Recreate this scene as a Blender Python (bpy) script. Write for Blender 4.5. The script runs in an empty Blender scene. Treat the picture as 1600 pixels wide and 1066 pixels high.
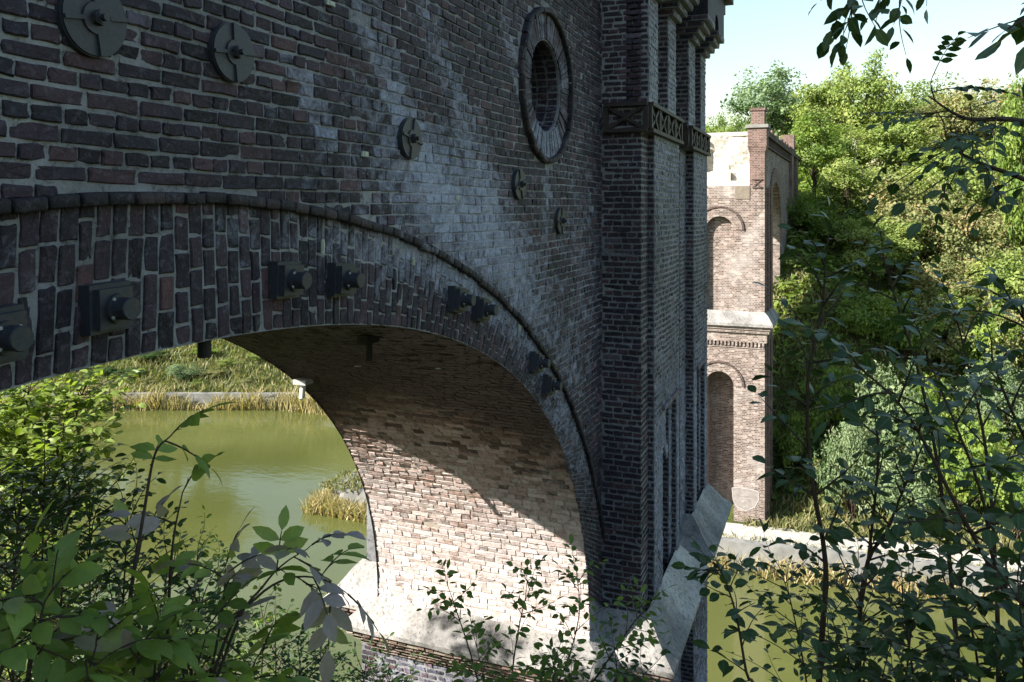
import bpy, math, random
import numpy as np
from mathutils import Vector, Matrix

# ------------------------------------------------------------------ camera, sky, sun
# world axes: +X runs along the viaduct, +Y across it (away from the camera), Z up, camera at the origin
scene = bpy.context.scene
R = math.radians
TH = math.atan(0.4); CT, ST = math.cos(TH), math.sin(TH); FPX, HY = 1250.0, 325.0
cam_d = bpy.data.cameras.new("camera"); cam = bpy.data.objects.new("camera", cam_d)
scene.collection.objects.link(cam); scene.camera = cam
cam_d.sensor_width = 36.0; cam_d.lens = 36.0 * FPX / 1600.0
cam_d.shift_y = -(533.0 - HY) / 1600.0
cam_d.clip_start = 0.05; cam_d.clip_end = 3000
cam.rotation_euler = (R(90), 0, math.atan2(ST, CT) - R(90))
SUN = Vector((-0.94, 1.0, 0.955)).normalized()
world = bpy.data.worlds.new("World"); scene.world = world; world.use_nodes = True
nt = world.node_tree; bg = nt.nodes["Background"]
sky = nt.nodes.new("ShaderNodeTexSky"); sky.sky_type = 'NISHITA'; sky.sun_disc = False
sky.sun_elevation = math.asin(SUN.z); sky.sun_rotation = math.atan2(SUN.x, SUN.y)
sky.air_density = 1.8; sky.dust_density = 1.5; sky.ozone_density = 3.0
nt.links.new(sky.outputs[0], bg.inputs[0]); bg.inputs[1].default_value = 0.085
sl = bpy.data.lights.new("sun", 'SUN'); sl.energy = 5.0; sl.angle = R(0.53); sl.color = (1.0, 0.94, 0.86)
so = bpy.data.objects.new("sun", sl); scene.collection.objects.link(so)
so.rotation_euler = SUN.to_track_quat('Z', 'Y').to_euler()
scene.view_settings.view_transform = 'Standard'; scene.view_settings.look = 'None'
scene.view_settings.exposure = 1.6; scene.view_settings.gamma = 1.0
scene.cycles.diffuse_bounces = 2; scene.cycles.max_bounces = 6; scene.cycles.transparent_max_bounces = 6

rng = np.random.default_rng(7)
WATER = -15.0

# ------------------------------------------------------------------ helpers
def at(px, py, Z):
    """world point seen at photo pixel (px,py) at depth Z"""
    X = (px - 800.0) / FPX * Z
    return np.array([X * ST + Z * CT, -X * CT + Z * ST, -(py - HY) / FPX * Z])

def link(o): scene.collection.objects.link(o); return o

def tag(o, label=None, cat=None, group=None, kind=None):
    if label: o["label"] = label
    if cat: o["category"] = cat
    if group: o["group"] = group
    if kind: o["kind"] = kind
    return o

def empty(name, loc, label, cat, group=None, rz=0):
    o = link(bpy.data.objects.new(name, None)); o.location = loc; o.rotation_euler = (0, 0, rz)
    o.empty_display_size = 0.2
    return tag(o, label, cat, group)

class MB:
    """collects geometry and links it as one mesh object"""
    def __init__(s): s.v = []; s.f = []; s.n = 0; s.a = {}
    def add(s, V, F, tint=0.5, eff=0.0, mi=0, smooth=False):
        V = np.asarray(V, float).reshape(-1, 3)
        for blk in (F if isinstance(F, list) and len(F) and isinstance(F[0], np.ndarray) else [np.asarray(F, int)]):
            if len(blk): s.f.append((blk + s.n, mi, smooth))
        s.v.append(V)
        for k, x in (('tint', tint), ('eff', eff)):
            s.a.setdefault(k, []).append(np.broadcast_to(np.asarray(x, float), (len(V),)).copy())
        s.n += len(V)
    def box(s, x0, x1, y0, y1, z0, z1, **k):
        V = [(x0,y0,z0),(x1,y0,z0),(x1,y1,z0),(x0,y1,z0),(x0,y0,z1),(x1,y0,z1),(x1,y1,z1),(x0,y1,z1)]
        s.add(V, [(0,3,2,1),(4,5,6,7),(0,1,5,4),(1,2,6,5),(2,3,7,6),(3,0,4,7)], **k)
    def bar(s, a, b, w, h, up=(0,0,1), **k):
        a = np.array(a, float); b = np.array(b, float); d = b - a; d /= np.linalg.norm(d)
        u = np.cross(d, up)
        if np.linalg.norm(u) < 1e-4: u = np.cross(d, (1,0,0))
        u /= np.linalg.norm(u); t = np.cross(u, d)
        V = [p + u*w/2*i + t*h/2*j for p in (a,b) for i,j in ((-1,-1),(1,-1),(1,1),(-1,1))]
        s.add(V, [(0,1,2,3),(7,6,5,4),(0,4,5,1),(1,5,6,2),(2,6,7,3),(3,7,4,0)], **k)
    def tube(s, P, rad, seg=6, cap=True, **k):
        P = np.asarray(P, float); n = len(P); rad = np.broadcast_to(np.asarray(rad, float), (n,))
        T = np.gradient(P, axis=0); T /= (np.linalg.norm(T, axis=1, keepdims=True) + 1e-9)
        ref = np.array([0.3,0.2,1.0]) if abs(T[0,2]) < 0.8 else np.array([1.0,0.2,0.1])
        U = np.cross(T, ref); U /= (np.linalg.norm(U, axis=1, keepdims=True) + 1e-9); W = np.cross(T, U)
        a = np.linspace(0, 2*math.pi, seg, endpoint=False)
        V = P[:,None,:] + rad[:,None,None]*(np.cos(a)[None,:,None]*U[:,None,:] + np.sin(a)[None,:,None]*W[:,None,:])
        F = []
        for i in range(n-1):
            for j in range(seg):
                F.append((i*seg+j, i*seg+(j+1)%seg, (i+1)*seg+(j+1)%seg, (i+1)*seg+j))
        blocks = [np.array(F, int)]
        if cap:
            blocks.append(np.array([list(range((n-1)*seg, n*seg)), list(range(seg))[::-1]], int))
        k.setdefault('smooth', True)
        s.add(V.reshape(-1,3), blocks, **k)
    def cyl(s, a, b, r, seg=20, **k):
        s.tube([a, b], [r, r], seg, True, **dict(k, smooth=False))
    def prism(s, poly, y0, y1, axes='xz', **k):
        """polygon (u,z) extruded along the third axis; reversed caps"""
        n = len(poly)
        if axes == 'xz': V = [(u,y0,z) for u,z in poly] + [(u,y1,z) for u,z in poly]
        else: V = [(y0,u,z) for u,z in poly] + [(y1,u,z) for u,z in poly]
        s.add(V, [np.array([list(range(n)), list(range(2*n-1, n-1, -1))], int),
                  np.array([(i, n+i, n+(i+1)%n, (i+1)%n) for i in range(n)], int)], **k)
    def build(s, name, mats, parent=None):
        me = bpy.data.meshes.new(name)
        V = np.concatenate(s.v) if s.v else np.zeros((0,3))
        me.vertices.add(len(V)); me.vertices.foreach_set("co", V.astype(np.float32).ravel())
        li = np.concatenate([b.ravel() for b,_,_ in s.f]); sizes = np.concatenate([np.full(len(b), b.shape[1]) for b,_,_ in s.f])
        me.loops.add(len(li)); me.loops.foreach_set("vertex_index", li.astype(np.int32))
        me.polygons.add(len(sizes))
        st = np.concatenate([[0], np.cumsum(sizes)[:-1]]).astype(np.int32)
        me.polygons.foreach_set("loop_start", st)
        try: me.polygons.foreach_set("loop_total", sizes.astype(np.int32))
        except Exception: pass
        me.polygons.foreach_set("material_index", np.concatenate([np.full(len(b), m) for b,m,_ in s.f]).astype(np.int32))
        me.polygons.foreach_set("use_smooth", np.concatenate([np.full(len(b), sm) for b,_,sm in s.f]).astype(bool))
        for k, arr in s.a.items():
            at_ = me.attributes.new(k, 'FLOAT', 'POINT'); at_.data.foreach_set("value", np.concatenate(arr).astype(np.float32))
        me.update(calc_edges=True); me.validate()
        for m in (mats if isinstance(mats, (list, tuple)) else [mats]): me.materials.append(m)
        o = link(bpy.data.objects.new(name, me))
        if parent: o.parent = parent; o.matrix_parent_inverse = Matrix.Translation(-Vector(parent.location)) if parent.get('_w') else Matrix()
        return o

# ------------------------------------------------------------------ materials
def new_mat(name):
    m = bpy.data.materials.new(name); m.use_nodes = True
    n = m.node_tree.nodes; n.clear(); return m, n, m.node_tree.links

def ramp(n, stops, interp='LINEAR'):
    r = n.new("ShaderNodeValToRGB"); r.color_ramp.interpolation = interp
    e = r.color_ramp.elements
    while len(e) > 1: e.remove(e[-1])
    e[0].position = stops[0][0]; e[0].color = tuple(stops[0][1]) + (1,)
    for p, c in stops[1:]:
        x = e.new(p); x.color = tuple(c) + (1,)
    return r

def noise(n, l, vec, scale, detail=4, rough=0.6, dist=0.0):
    t = n.new("ShaderNodeTexNoise"); t.inputs["Scale"].default_value = scale
    t.inputs["Detail"].default_value = detail; t.inputs["Roughness"].default_value = rough
    t.inputs["Distortion"].default_value = dist
    l.new(vec, t.inputs["Vector"]); return t.outputs[0]

def maprange(n, l, v, a, b, c, d):
    m = n.new("ShaderNodeMapRange"); l.new(v, m.inputs[0])
    for i, x in enumerate((a, b, c, d)): m.inputs[i+1].default_value = x
    return m.outputs[0]

def mix(n, l, fac, a, b, mode='MIX'):
    m = n.new("ShaderNodeMix"); m.data_type = 'RGBA'; m.blend_type = mode
    for i, x in ((0, fac), (6, a), (7, b)):
        if isinstance(x, (int, float)): m.inputs[i].default_value = x
        elif isinstance(x, tuple): m.inputs[i].default_value = x + (1,)
        else: l.new(x, m.inputs[i])
    return m.outputs[2]

def math_(n, l, op, a, b):
    m = n.new("ShaderNodeMath"); m.operation = op
    for i, x in enumerate((a, b)):
        if isinstance(x, (int, float)): m.inputs[i].default_value = x
        else: l.new(x, m.inputs[i])
    return m.outputs[0]

def finish(m, n, l, col, rough=0.85, bump=None, bstr=0.4, bdist=0.01, spec=0.3, metal=0.0):
    p = n.new("ShaderNodeBsdfPrincipled"); o = n.new("ShaderNodeOutputMaterial")
    if isinstance(col, tuple): p.inputs["Base Color"].default_value = col + (1,)
    else: l.new(col, p.inputs["Base Color"])
    if isinstance(rough, float): p.inputs["Roughness"].default_value = rough
    else: l.new(rough, p.inputs["Roughness"])
    p.inputs["Specular IOR Level"].default_value = spec; p.inputs["Metallic"].default_value = metal
    if bump is not None:
        b = n.new("ShaderNodeBump"); b.inputs["Strength"].default_value = bstr; b.inputs["Distance"].default_value = bdist
        l.new(bump, b.inputs["Height"]); l.new(b.outputs[0], p.inputs["Normal"])
    l.new(p.outputs[0], o.inputs[0]); return m

def coords(n, kind="Object"):
    return n.new("ShaderNodeTexCoord").outputs[kind]

def attr(n, name):
    a = n.new("ShaderNodeAttribute"); a.attribute_name = name; return a.outputs["Fac"]

WHITE = (0.42, 0.46, 0.58)
def brick_mat(name, stops, white=WHITE, wob=(0.55, 1.35), thr=(0.47, 0.74), soot=0.5, bump=0.6):
    m, n, l = new_mat(name); P = coords(n)
    base = ramp(n, stops); l.new(attr(n, 'tint'), base.inputs[0])
    n1 = noise(n, l, P, 20, 7, 0.75, 0.4); n2 = noise(n, l, P, 1.1, 4, 0.6); n3 = noise(n, l, P, 75, 4, 0.7)
    v = math_(n, l, 'MULTIPLY', maprange(n, l, n1, 0.25, 0.75, *wob), maprange(n, l, n2, 0.3, 0.7, 1 - soot*0.5, 1 + soot*0.4))
    vs = n.new("ShaderNodeCombineColor")
    for i in range(3): l.new(v, vs.inputs[i])
    c = mix(n, l, 1.0, base.outputs[0], vs.outputs[0], 'MULTIPLY')
    sp = noise(n, l, P, 33, 5, 0.7, 0.5)      # rubbed, lighter patches within a brick
    c = mix(n, l, maprange(n, l, sp, 0.52, 0.64, 0, 0.5), c, mix(n, l, 0.5, c, (0.19,0.165,0.20)))
    c = mix(n, l, maprange(n, l, n1, 0.34, 0.46, 0.75, 0.0), c, (0.012,0.010,0.010))
    # efflorescence: crusty salts, strong where the builder marks damp masonry, also the vault's painted lit foot
    e1 = noise(n, l, P, 7.0, 10, 0.82, 0.8)
    ef = math_(n, l, 'ADD', e1, math_(n, l, 'MULTIPLY', math_(n, l, 'SUBTRACT', attr(n, 'eff'), 0.45), 0.42))
    ef = maprange(n, l, ef, thr[0], thr[1], 0, 0.92)
    ef = math_(n, l, 'MULTIPLY', ef, maprange(n, l, n3, 0.3, 0.62, 0.35, 1.0))
    c = mix(n, l, ef, c, white)
    hgt = math_(n, l, 'ADD', math_(n, l, 'MULTIPLY', n1, 1.4), n3)
    return finish(m, n, l, c, 0.66, hgt, bump, 0.010, 0.33)

M = {}
M['brick'] = brick_mat('dark_clinker_brick', [(0, (0.009,0.008,0.013)), (0.25, (0.018,0.014,0.022)), (0.5, (0.031,0.020,0.031)),
        (0.72, (0.048,0.028,0.039)), (0.88, (0.080,0.040,0.043)), (1.0, (0.085,0.08,0.11))])
M['mortar'] = brick_mat('weathered_mortar', [(0, (0.17,0.175,0.18)), (1, (0.29,0.30,0.315))], wob=(0.6,1.2), soot=0.9)
M['hood'] = brick_mat('black_hood_brick', [(0, (0.009,0.008,0.011)), (0.6, (0.02,0.015,0.018)), (1, (0.05,0.033,0.034))])
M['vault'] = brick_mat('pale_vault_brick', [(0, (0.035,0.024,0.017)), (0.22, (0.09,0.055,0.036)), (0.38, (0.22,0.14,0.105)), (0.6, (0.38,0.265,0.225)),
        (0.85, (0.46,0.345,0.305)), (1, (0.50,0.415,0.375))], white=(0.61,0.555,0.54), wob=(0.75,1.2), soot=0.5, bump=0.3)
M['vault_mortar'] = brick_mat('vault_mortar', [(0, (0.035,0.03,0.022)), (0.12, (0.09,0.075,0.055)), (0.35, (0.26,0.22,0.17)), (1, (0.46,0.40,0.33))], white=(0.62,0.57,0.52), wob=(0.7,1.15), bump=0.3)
M['stone'] = brick_mat('pale_cap_render', [(0, (0.17,0.165,0.155)), (0.5,(0.28,0.27,0.25)), (1, (0.38,0.365,0.335))], white=(0.5,0.48,0.45), wob=(0.5,1.2), soot=1.1)

def tex_brick(name, stops, mortar, white=(0.6,0.55,0.5), rot=None):
    """brick texture for masonry a long way off: courses follow the wall's own faces"""
    m, n, l = new_mat(name); P = coords(n)
    sx = n.new("ShaderNodeSeparateXYZ"); l.new(P, sx.inputs[0])
    g = n.new("ShaderNodeNewGeometry"); sn = n.new("ShaderNodeSeparateXYZ"); l.new(g.outputs["Normal"], sn.inputs[0])
    isx = math_(n, l, 'GREATER_THAN', math_(n, l, 'ABSOLUTE', sn.outputs[0], 0), 0.7)
    u = n.new("ShaderNodeMix"); l.new(isx, u.inputs[0]); l.new(sx.outputs[0], u.inputs[2]); l.new(sx.outputs[1], u.inputs[3])
    cv = n.new("ShaderNodeCombineXYZ"); l.new(u.outputs[0], cv.inputs[0]); l.new(sx.outputs[2], cv.inputs[1])
    b = n.new("ShaderNodeTexBrick"); l.new(cv.outputs[0], b.inputs[0])
    b.inputs["Color1"].default_value = (0,0,0,1); b.inputs["Color2"].default_value = (1,1,1,1)
    b.inputs["Scale"].default_value = 1.0; b.inputs["Mortar Size"].default_value = 0.008
    b.inputs["Brick Width"].default_value = 0.25; b.inputs["Row Height"].default_value = 0.077
    b.squash = 0.5; b.squash_frequency = 2; b.inputs["Mortar Smooth"].default_value = 0.3
    r = ramp(n, stops); l.new(b.outputs[0], r.inputs[0])
    n2 = noise(n, l, P, 0.5, 6, 0.65); n1 = noise(n, l, P, 3.0, 5, 0.7)
    c = mix(n, l, b.outputs[1], r.outputs[0], mortar)
    c = mix(n, l, maprange(n, l, n2, 0.52, 0.75, 0, 0.6), c, white)
    vv = n.new("ShaderNodeCombineColor"); v = maprange(n, l, n1, 0.3, 0.7, 0.75, 1.2)
    for i in range(3): l.new(v, vv.inputs[i])
    c = mix(n, l, 1.0, c, vv.outputs[0], 'MULTIPLY')
    return finish(m, n, l, c, 0.9, math_(n, l, 'MULTIPLY', b.outputs[1], -1.0), 0.5, 0.01, 0.2)
M['far'] = tex_brick('far_brick', [(0, (0.08,0.056,0.047)), (0.5, (0.135,0.098,0.083)), (0.8,(0.20,0.15,0.128)), (1, (0.28,0.235,0.205))], (0.33,0.30,0.27), (0.42,0.39,0.36))
M['far_red'] = tex_brick('far_red_brick', [(0, (0.075,0.045,0.038)), (1, (0.17,0.105,0.09))], (0.26,0.22,0.19), (0.32,0.26,0.22))
M['far_dark'] = tex_brick('bridge_dark_brick', [(0, (0.03,0.02,0.02)), (1, (0.10,0.06,0.05))], (0.16,0.15,0.13), (0.2,0.2,0.2))

def plain(name, a, b, scale=6, rough=0.7, bump=0.4, spec=0.3, detail=6, dist=0.01, metal=0.0):
    m, n, l = new_mat(name); P = coords(n)
    t = noise(n, l, P, scale, detail, 0.65); r = ramp(n, [(0.3, a), (0.7, b)]); l.new(t, r.inputs[0])
    return finish(m, n, l, r.outputs[0], rough, noise(n, l, P, scale*6, 4, 0.6), bump, dist, spec, metal)
def iron_mat():
    m, n, l = new_mat('painted_iron'); P = coords(n); a = noise(n, l, P, 7, 7, 0.7); c = noise(n, l, P, 55, 5, 0.7)
    r = ramp(n, [(0.3, (0.013,0.016,0.022)), (0.7, (0.030,0.035,0.045))]); l.new(c, r.inputs[0])
    col = mix(n, l, maprange(n, l, a, 0.56, 0.68, 0, 0.75), r.outputs[0], (0.075,0.036,0.020))
    return finish(m, n, l, col, 0.5, c, 0.35, 0.004, 0.45)
M['iron'] = iron_mat()
M['black'] = plain('black_iron', (0.008,0.008,0.008), (0.02,0.018,0.016), 9, 0.6, 0.2)
M['terra'] = plain('dark_terracotta', (0.016,0.013,0.012), (0.05,0.036,0.03), 12, 0.6, 0.4)
M['tab'] = plain('yellowed_gauge', (0.30,0.33,0.27), (0.42,0.44,0.36), 20, 0.4, 0.1)
M['lampgrey'] = plain('grey_metal', (0.28,0.28,0.27), (0.4,0.4,0.39), 9, 0.4, 0.1)
M['opal'] = plain('white_tube', (0.75,0.75,0.73), (0.8,0.8,0.78), 9, 0.3, 0.0)
M['white_rubble'] = plain('whitened_rubble', (0.34,0.31,0.26), (0.52,0.49,0.43), 2.5, 0.95, 0.8, 0.1, 8, 0.04)
M['path'] = plain('pale_gravel', (0.26,0.245,0.215), (0.44,0.42,0.38), 3, 0.95, 0.5, 0.1)
M['concrete'] = plain('grey_concrete', (0.13,0.13,0.12), (0.25,0.245,0.23), 1.5, 0.9, 0.5, 0.1)
M['bark'] = plain('bark', (0.035,0.027,0.02), (0.08,0.062,0.045), 14, 0.9, 0.8, 0.1)
M['paint_white'] = plain('white_spray_paint', (0.27,0.25,0.235), (0.42,0.40,0.38), 5, 0.8, 0.1)
M['paint_grey'] = plain('grey_spray_paint', (0.15,0.135,0.125), (0.26,0.235,0.215), 5, 0.8, 0.1)

def ground_mat():
    m, n, l = new_mat('earth_and_weeds'); P = coords(n)
    a = noise(n, l, P, 0.35, 7, 0.7); b = noise(n, l, P, 3.0, 6, 0.75)
    r = ramp(n, [(0.3, (0.030,0.045,0.012)), (0.48, (0.065,0.085,0.022)), (0.62, (0.085,0.095,0.03)), (0.78, (0.11,0.085,0.05))])
    l.new(math_(n, l, 'ADD', math_(n, l, 'MULTIPLY', a, 0.55), math_(n, l, 'MULTIPLY', b, 0.45)), r.inputs[0])
    return finish(m, n, l, r.outputs[0], 0.95, b, 1.0, 0.25, 0.1)
M['ground'] = ground_mat()

def water_mat():
    m, n, l = new_mat('algae_green_water'); P = coords(n)
    mp = n.new("ShaderNodeMapping"); l.new(P, mp.inputs[0]); mp.inputs["Scale"].default_value = (1.0, 0.5, 1)
    w = noise(n, l, mp.outputs[0], 2.2, 3, 0.55); w2 = noise(n, l, P, 0.12, 2, 0.5)
    c = mix(n, l, maprange(n, l, w2, 0.35, 0.65, 0, 1), (0.066,0.074,0.020), (0.084,0.092,0.028))
    return finish(m, n, l, c, 0.07, w, 0.16, 0.05, 0.5)
M['water'] = water_mat()

def leaf_mat(name, stops, trans=0.35, rough=0.45, spec=0.35):
    m, n, l = new_mat(name); r = ramp(n, stops); l.new(attr(n, 'tint'), r.inputs[0])
    P = coords(n); t = math_(n, l, 'ADD', math_(n, l, 'MULTIPLY', noise(n, l, P, 9, 3, 0.6), 0.5), math_(n, l, 'MULTIPLY', noise(n, l, P, 70, 4, 0.7), 0.5)); vv = n.new("ShaderNodeCombineColor"); v = maprange(n, l, t, 0.3, 0.7, 0.75, 1.2)
    for i in range(3): l.new(v, vv.inputs[i])
    c = mix(n, l, 1.0, r.outputs[0], vv.outputs[0], 'MULTIPLY')
    c = mix(n, l, maprange(n, l, attr(n, 'eff'), 0.86, 0.97, 0, 0.55), c, mix(n, l, 0.5, c, (0.22,0.26,0.12)))      # pale midrib
    p = n.new("ShaderNodeBsdfPrincipled"); l.new(c, p.inputs["Base Color"]); p.inputs["Roughness"].default_value = rough
    p.inputs["Specular IOR Level"].default_value = spec
    tr = n.new("ShaderNodeBsdfTranslucent")
    tc = mix(n, l, 1.0, c, (1.25,1.35,0.55), 'MULTIPLY'); l.new(tc, tr.inputs[0])
    ms = n.new("ShaderNodeMixShader"); ms.inputs[0].default_value = trans
    l.new(p.outputs[0], ms.inputs[1]); l.new(tr.outputs[0], ms.inputs[2])
    o = n.new("ShaderNodeOutputMaterial"); l.new(ms.outputs[0], o.inputs[0]); return m
M['leaf_dark'] = leaf_mat('dark_leaf', [(0,(0.022,0.055,0.018)),(0.5,(0.042,0.085,0.024)),(0.9,(0.07,0.12,0.03)),(1,(0.15,0.13,0.035))], 0.25, 0.4)
M['leaf_elder'] = leaf_mat('elder_leaf', [(0,(0.12,0.19,0.04)),(0.45,(0.22,0.31,0.055)),(0.62,(0.28,0.34,0.08)),(0.72,(0.31,0.265,0.23)),(1,(0.36,0.30,0.30))], 0.4, 0.45)
M['leaf_bright'] = leaf_mat('sunny_leaf', [(0,(0.09,0.155,0.028)),(0.5,(0.155,0.235,0.04)),(1,(0.25,0.31,0.06))], 0.4, 0.5)
M['leaf_yellow'] = leaf_mat('yellowgreen_leaf', [(0,(0.115,0.175,0.04)),(0.5,(0.185,0.25,0.055)),(1,(0.29,0.33,0.09))], 0.35, 0.55)
M['leaf_olive'] = leaf_mat('olive_leaf', [(0,(0.11,0.145,0.045)),(0.5,(0.185,0.205,0.07)),(0.85,(0.25,0.235,0.10)),(1,(0.31,0.21,0.10))], 0.3, 0.6)
M['leaf_blue'] = leaf_mat('bluegreen_leaf', [(0,(0.085,0.15,0.065)),(0.5,(0.13,0.20,0.085)),(1,(0.19,0.26,0.115))], 0.3, 0.55)
M['leaf_willow'] = leaf_mat('grey_willow_leaf', [(0,(0.085,0.14,0.06)),(0.5,(0.14,0.20,0.09)),(1,(0.23,0.28,0.14))], 0.3, 0.55)
M['reed'] = leaf_mat('straw_reed', [(0,(0.14,0.16,0.05)),(0.4,(0.32,0.27,0.13)),(0.8,(0.48,0.40,0.22)),(1,(0.42,0.27,0.14))], 0.3, 0.6)
M['weed'] = leaf_mat('bank_grass', [(0,(0.08,0.10,0.03)),(0.4,(0.15,0.165,0.06)),(0.75,(0.24,0.22,0.10)),(1,(0.33,0.27,0.15))], 0.3, 0.6)

# ------------------------------------------------------------------ terrain
SN = np.array([-200,-60,-20,-4.6,4.4,12,23.0,24.2,27,33,38,52,70,110,300.])
SS = np.array([33,33,34.6,35.2,34.3,34,33.6,37.0,45.0,49.5,49.5,43.8,37,30,20.])
def shore(n): return np.interp(n, SN, SS)
def ground_h(s, n):
    s = np.asarray(s, float); n = np.asarray(n, float)
    d = s - shore(n)
    base = np.interp(d, [-3,-0.4,0.3,3.2,6,20,40,90,200,600], [-17,-16,-14.05,-14.05,-12.4,-5,2,5,9,25])
    spur = np.interp(d, [-3,-0.4,0.3,3.4,6,9,12,15,20,40,90,200,600], [-17,-16,-14.05,-14.05,-11.8,-8,-4.8,-3.0,-1,3,5,9,25])
    left = np.interp(d, [-3,-0.4,0.3,2.4,12,25,40,90,200,600], [-17,-16,-14.05,-14.0,-10.6,-1.8,0,2,8,25])
    w = np.exp(-((n-2.0)/5.0)**2); h = base*(1-w) + spur*w
    wl = np.clip((n-14)/10, 0, 1); h = h*(1-wl) + left*wl
    q = s - 0.10*np.clip(n, -30, 30)
    near = np.interp(q, [-400,-30,-6,0,2,18,22,26], [12,1.0,-1.4,-1.75,-2.9,-14.6,-16.5,-18])
    nz = 0.22*np.sin(s*0.9+n*0.5)*np.sin(n*0.7-s*0.3) + 0.12*np.sin(s*2.3)*np.sin(n*2.1+1)
    nz = nz*np.clip((np.abs(d-1.5)-2)/3, 0, 1)
    return np.maximum(h, near) + nz
def gh(p): return float(ground_h(p[0], p[1]))

gs = np.concatenate([[-500,-200,-90], np.arange(-40, 30, 1.5), np.arange(30, 60, 0.6), np.arange(60, 130, 3.0), [160,220,400,900]])
gn = np.concatenate([[-700,-300,-150,-90], np.arange(-60,-14,2.5), np.arange(-14, 50, 0.9), np.arange(50,110,3.0), [140,220,400,900]])
G, H = np.meshgrid(gs, gn, indexing='ij'); V = np.stack([G, H, ground_h(G, H)], -1).reshape(-1,3)
idx = np.arange(len(gs)*len(gn)).reshape(len(gs), len(gn))
F = np.stack([idx[:-1,:-1], idx[1:,:-1], idx[1:,1:], idx[:-1,1:]], -1).reshape(-1,4)
b = MB(); b.add(V, F, smooth=True); tag(b.build('ground', M['ground']), kind='structure')
# lake
b = MB(); b.add([(-60,-200,WATER),(70,-200,WATER),(70,200,WATER),(-60,200,WATER)], [(0,1,2,3)])
tag(b.build('water', M['water']), kind='structure')
# towpath behind the quay
def strip(nvals, d0, d1, z, name, mat):
    b = MB(); V = []
    for n_ in nvals:
        s0 = shore(n_); V += [(s0+d0, n_, z), (s0+d1, n_, z)]
    k = len(nvals); b.add(V, [(2*i, 2*i+1, 2*i+3, 2*i+2) for i in range(k-1)]); return b.build(name, mat)
tag(strip(np.arange(-40, 23.6, 0.8), 0.45, 2.3, -14.0, 'path', M['path']), kind='structure')
tag(strip(np.arange(25, 90, 1.0), 0.45, 0.8, -14.0, 'path', M['concrete']), kind='structure')
# quay walls
def quay(nvals, label, z1=-13.93, end=False):
    b = MB(); V = []
    P = [(shore(n_), n_) for n_ in nvals]
    for s0, n_ in P: V += [(s0+0.45, n_, z1), (s0, n_, z1), (s0-0.10, n_, -16.5), (s0+0.45, n_, -16.5)]
    k = len(P); F = []
    for i in range(k-1):
        for j in range(3): F.append((4*i+j, 4*i+j+1, 4*i+j+5, 4*i+j+4))
    b.add(V, F)
    s0, n_ = P[-1]
    if end: b.box(s0-0.1, s0+2.6, n_-0.3, n_+0.15, -16.5, z1+0.02)
    tag(b.build('quay_wall', M['concrete']), label, 'quay wall')
quay(np.arange(-40, 23.6, 0.8), 'low grey concrete quay wall edging the path below the ruined pier', end=True)
quay(np.concatenate([np.arange(25.5, 90, 1.0)]), 'low grey quay edge under the grassy far bank seen through the arch')

# ------------------------------------------------------------------ masonry
AC, AA, AB, AZ, AP = 2.6, 6.25, 4.41, -5.0, 2.1       # intrados
HA, HB, HZ, HP = 7.12, 5.677, -5.633, 1.95            # extrados (hood)
D, DB = 2.58, 5.39                                    # front and back faces
def sup(t, a, b, p, zc):
    c, s = np.cos(t), np.sin(t)
    return AC + a*np.sign(c)*np.abs(c)**(2/p), zc + b*np.abs(s)**(2/p)
def intr(t): return sup(t, AA, AB, AP, AZ)
def extr(t): return sup(t, HA, HB, HP, HZ)
TT = np.linspace(0.0, math.pi, 4001)
Ix, Iz = intr(TT); Il = np.concatenate([[0], np.cumsum(np.hypot(np.diff(Ix), np.diff(Iz)))])
Ex, Ez = extr(TT); El = np.concatenate([[0], np.cumsum(np.hypot(np.diff(Ex), np.diff(Ez)))])
TH_SPR = float(TT[np.argmin(np.abs(Ez - AZ) + (TT > 1.5)*9)])
def in_hood(s, z, pad=0.0):
    return (np.abs((s-AC)/(HA+pad))**HP + np.abs(np.maximum(z-HZ, 0)/(HB+pad))**HP) < 1

def eff_wall(s, z):
    """where the salts bloom on the spandrel"""
    dz = z - np.interp(s, Ex[::-1], Ez[::-1])
    e = 0.66*np.exp(-((s-5.8)/1.8)**2)*np.exp(-((dz-0.42)/0.5)**2)
    e += 0.22*np.exp(-((s-8.6)/0.8)**2)*np.exp(-((z+0.6)/1.6)**2)
    for (a, b2, w, k) in (((3.9,1.35),(5.2,-0.1),0.14,0.42), ((4.6,1.6),(6.0,0.1),0.19,0.30), ((3.4,0.75),(3.7,0.35),0.07,0.45), ((6.3,1.6),(6.6,1.0),0.10,0.4)):
        t = np.clip(((s-a[0])*(b2[0]-a[0]) + (z-a[1])*(b2[1]-a[1]))/((b2[0]-a[0])**2+(b2[1]-a[1])**2), 0, 1)
        e += k*np.exp(-(np.hypot(s-a[0]-t*(b2[0]-a[0]), z-a[1]-t*(b2[1]-a[1]))/w)**2)
    e += 0.75*np.exp(-((s-9.36)/0.05)**2)*np.exp(-((z-1.2)/0.9)**2)
    e += 0.5*np.exp(-((s-7.35)/0.10)**2)*np.exp(-((z-0.1)/0.5)**2)
    return np.clip(e + 0.25 - 0.35*np.exp(-((s-2)/1.4)**2), 0, 1)

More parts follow.
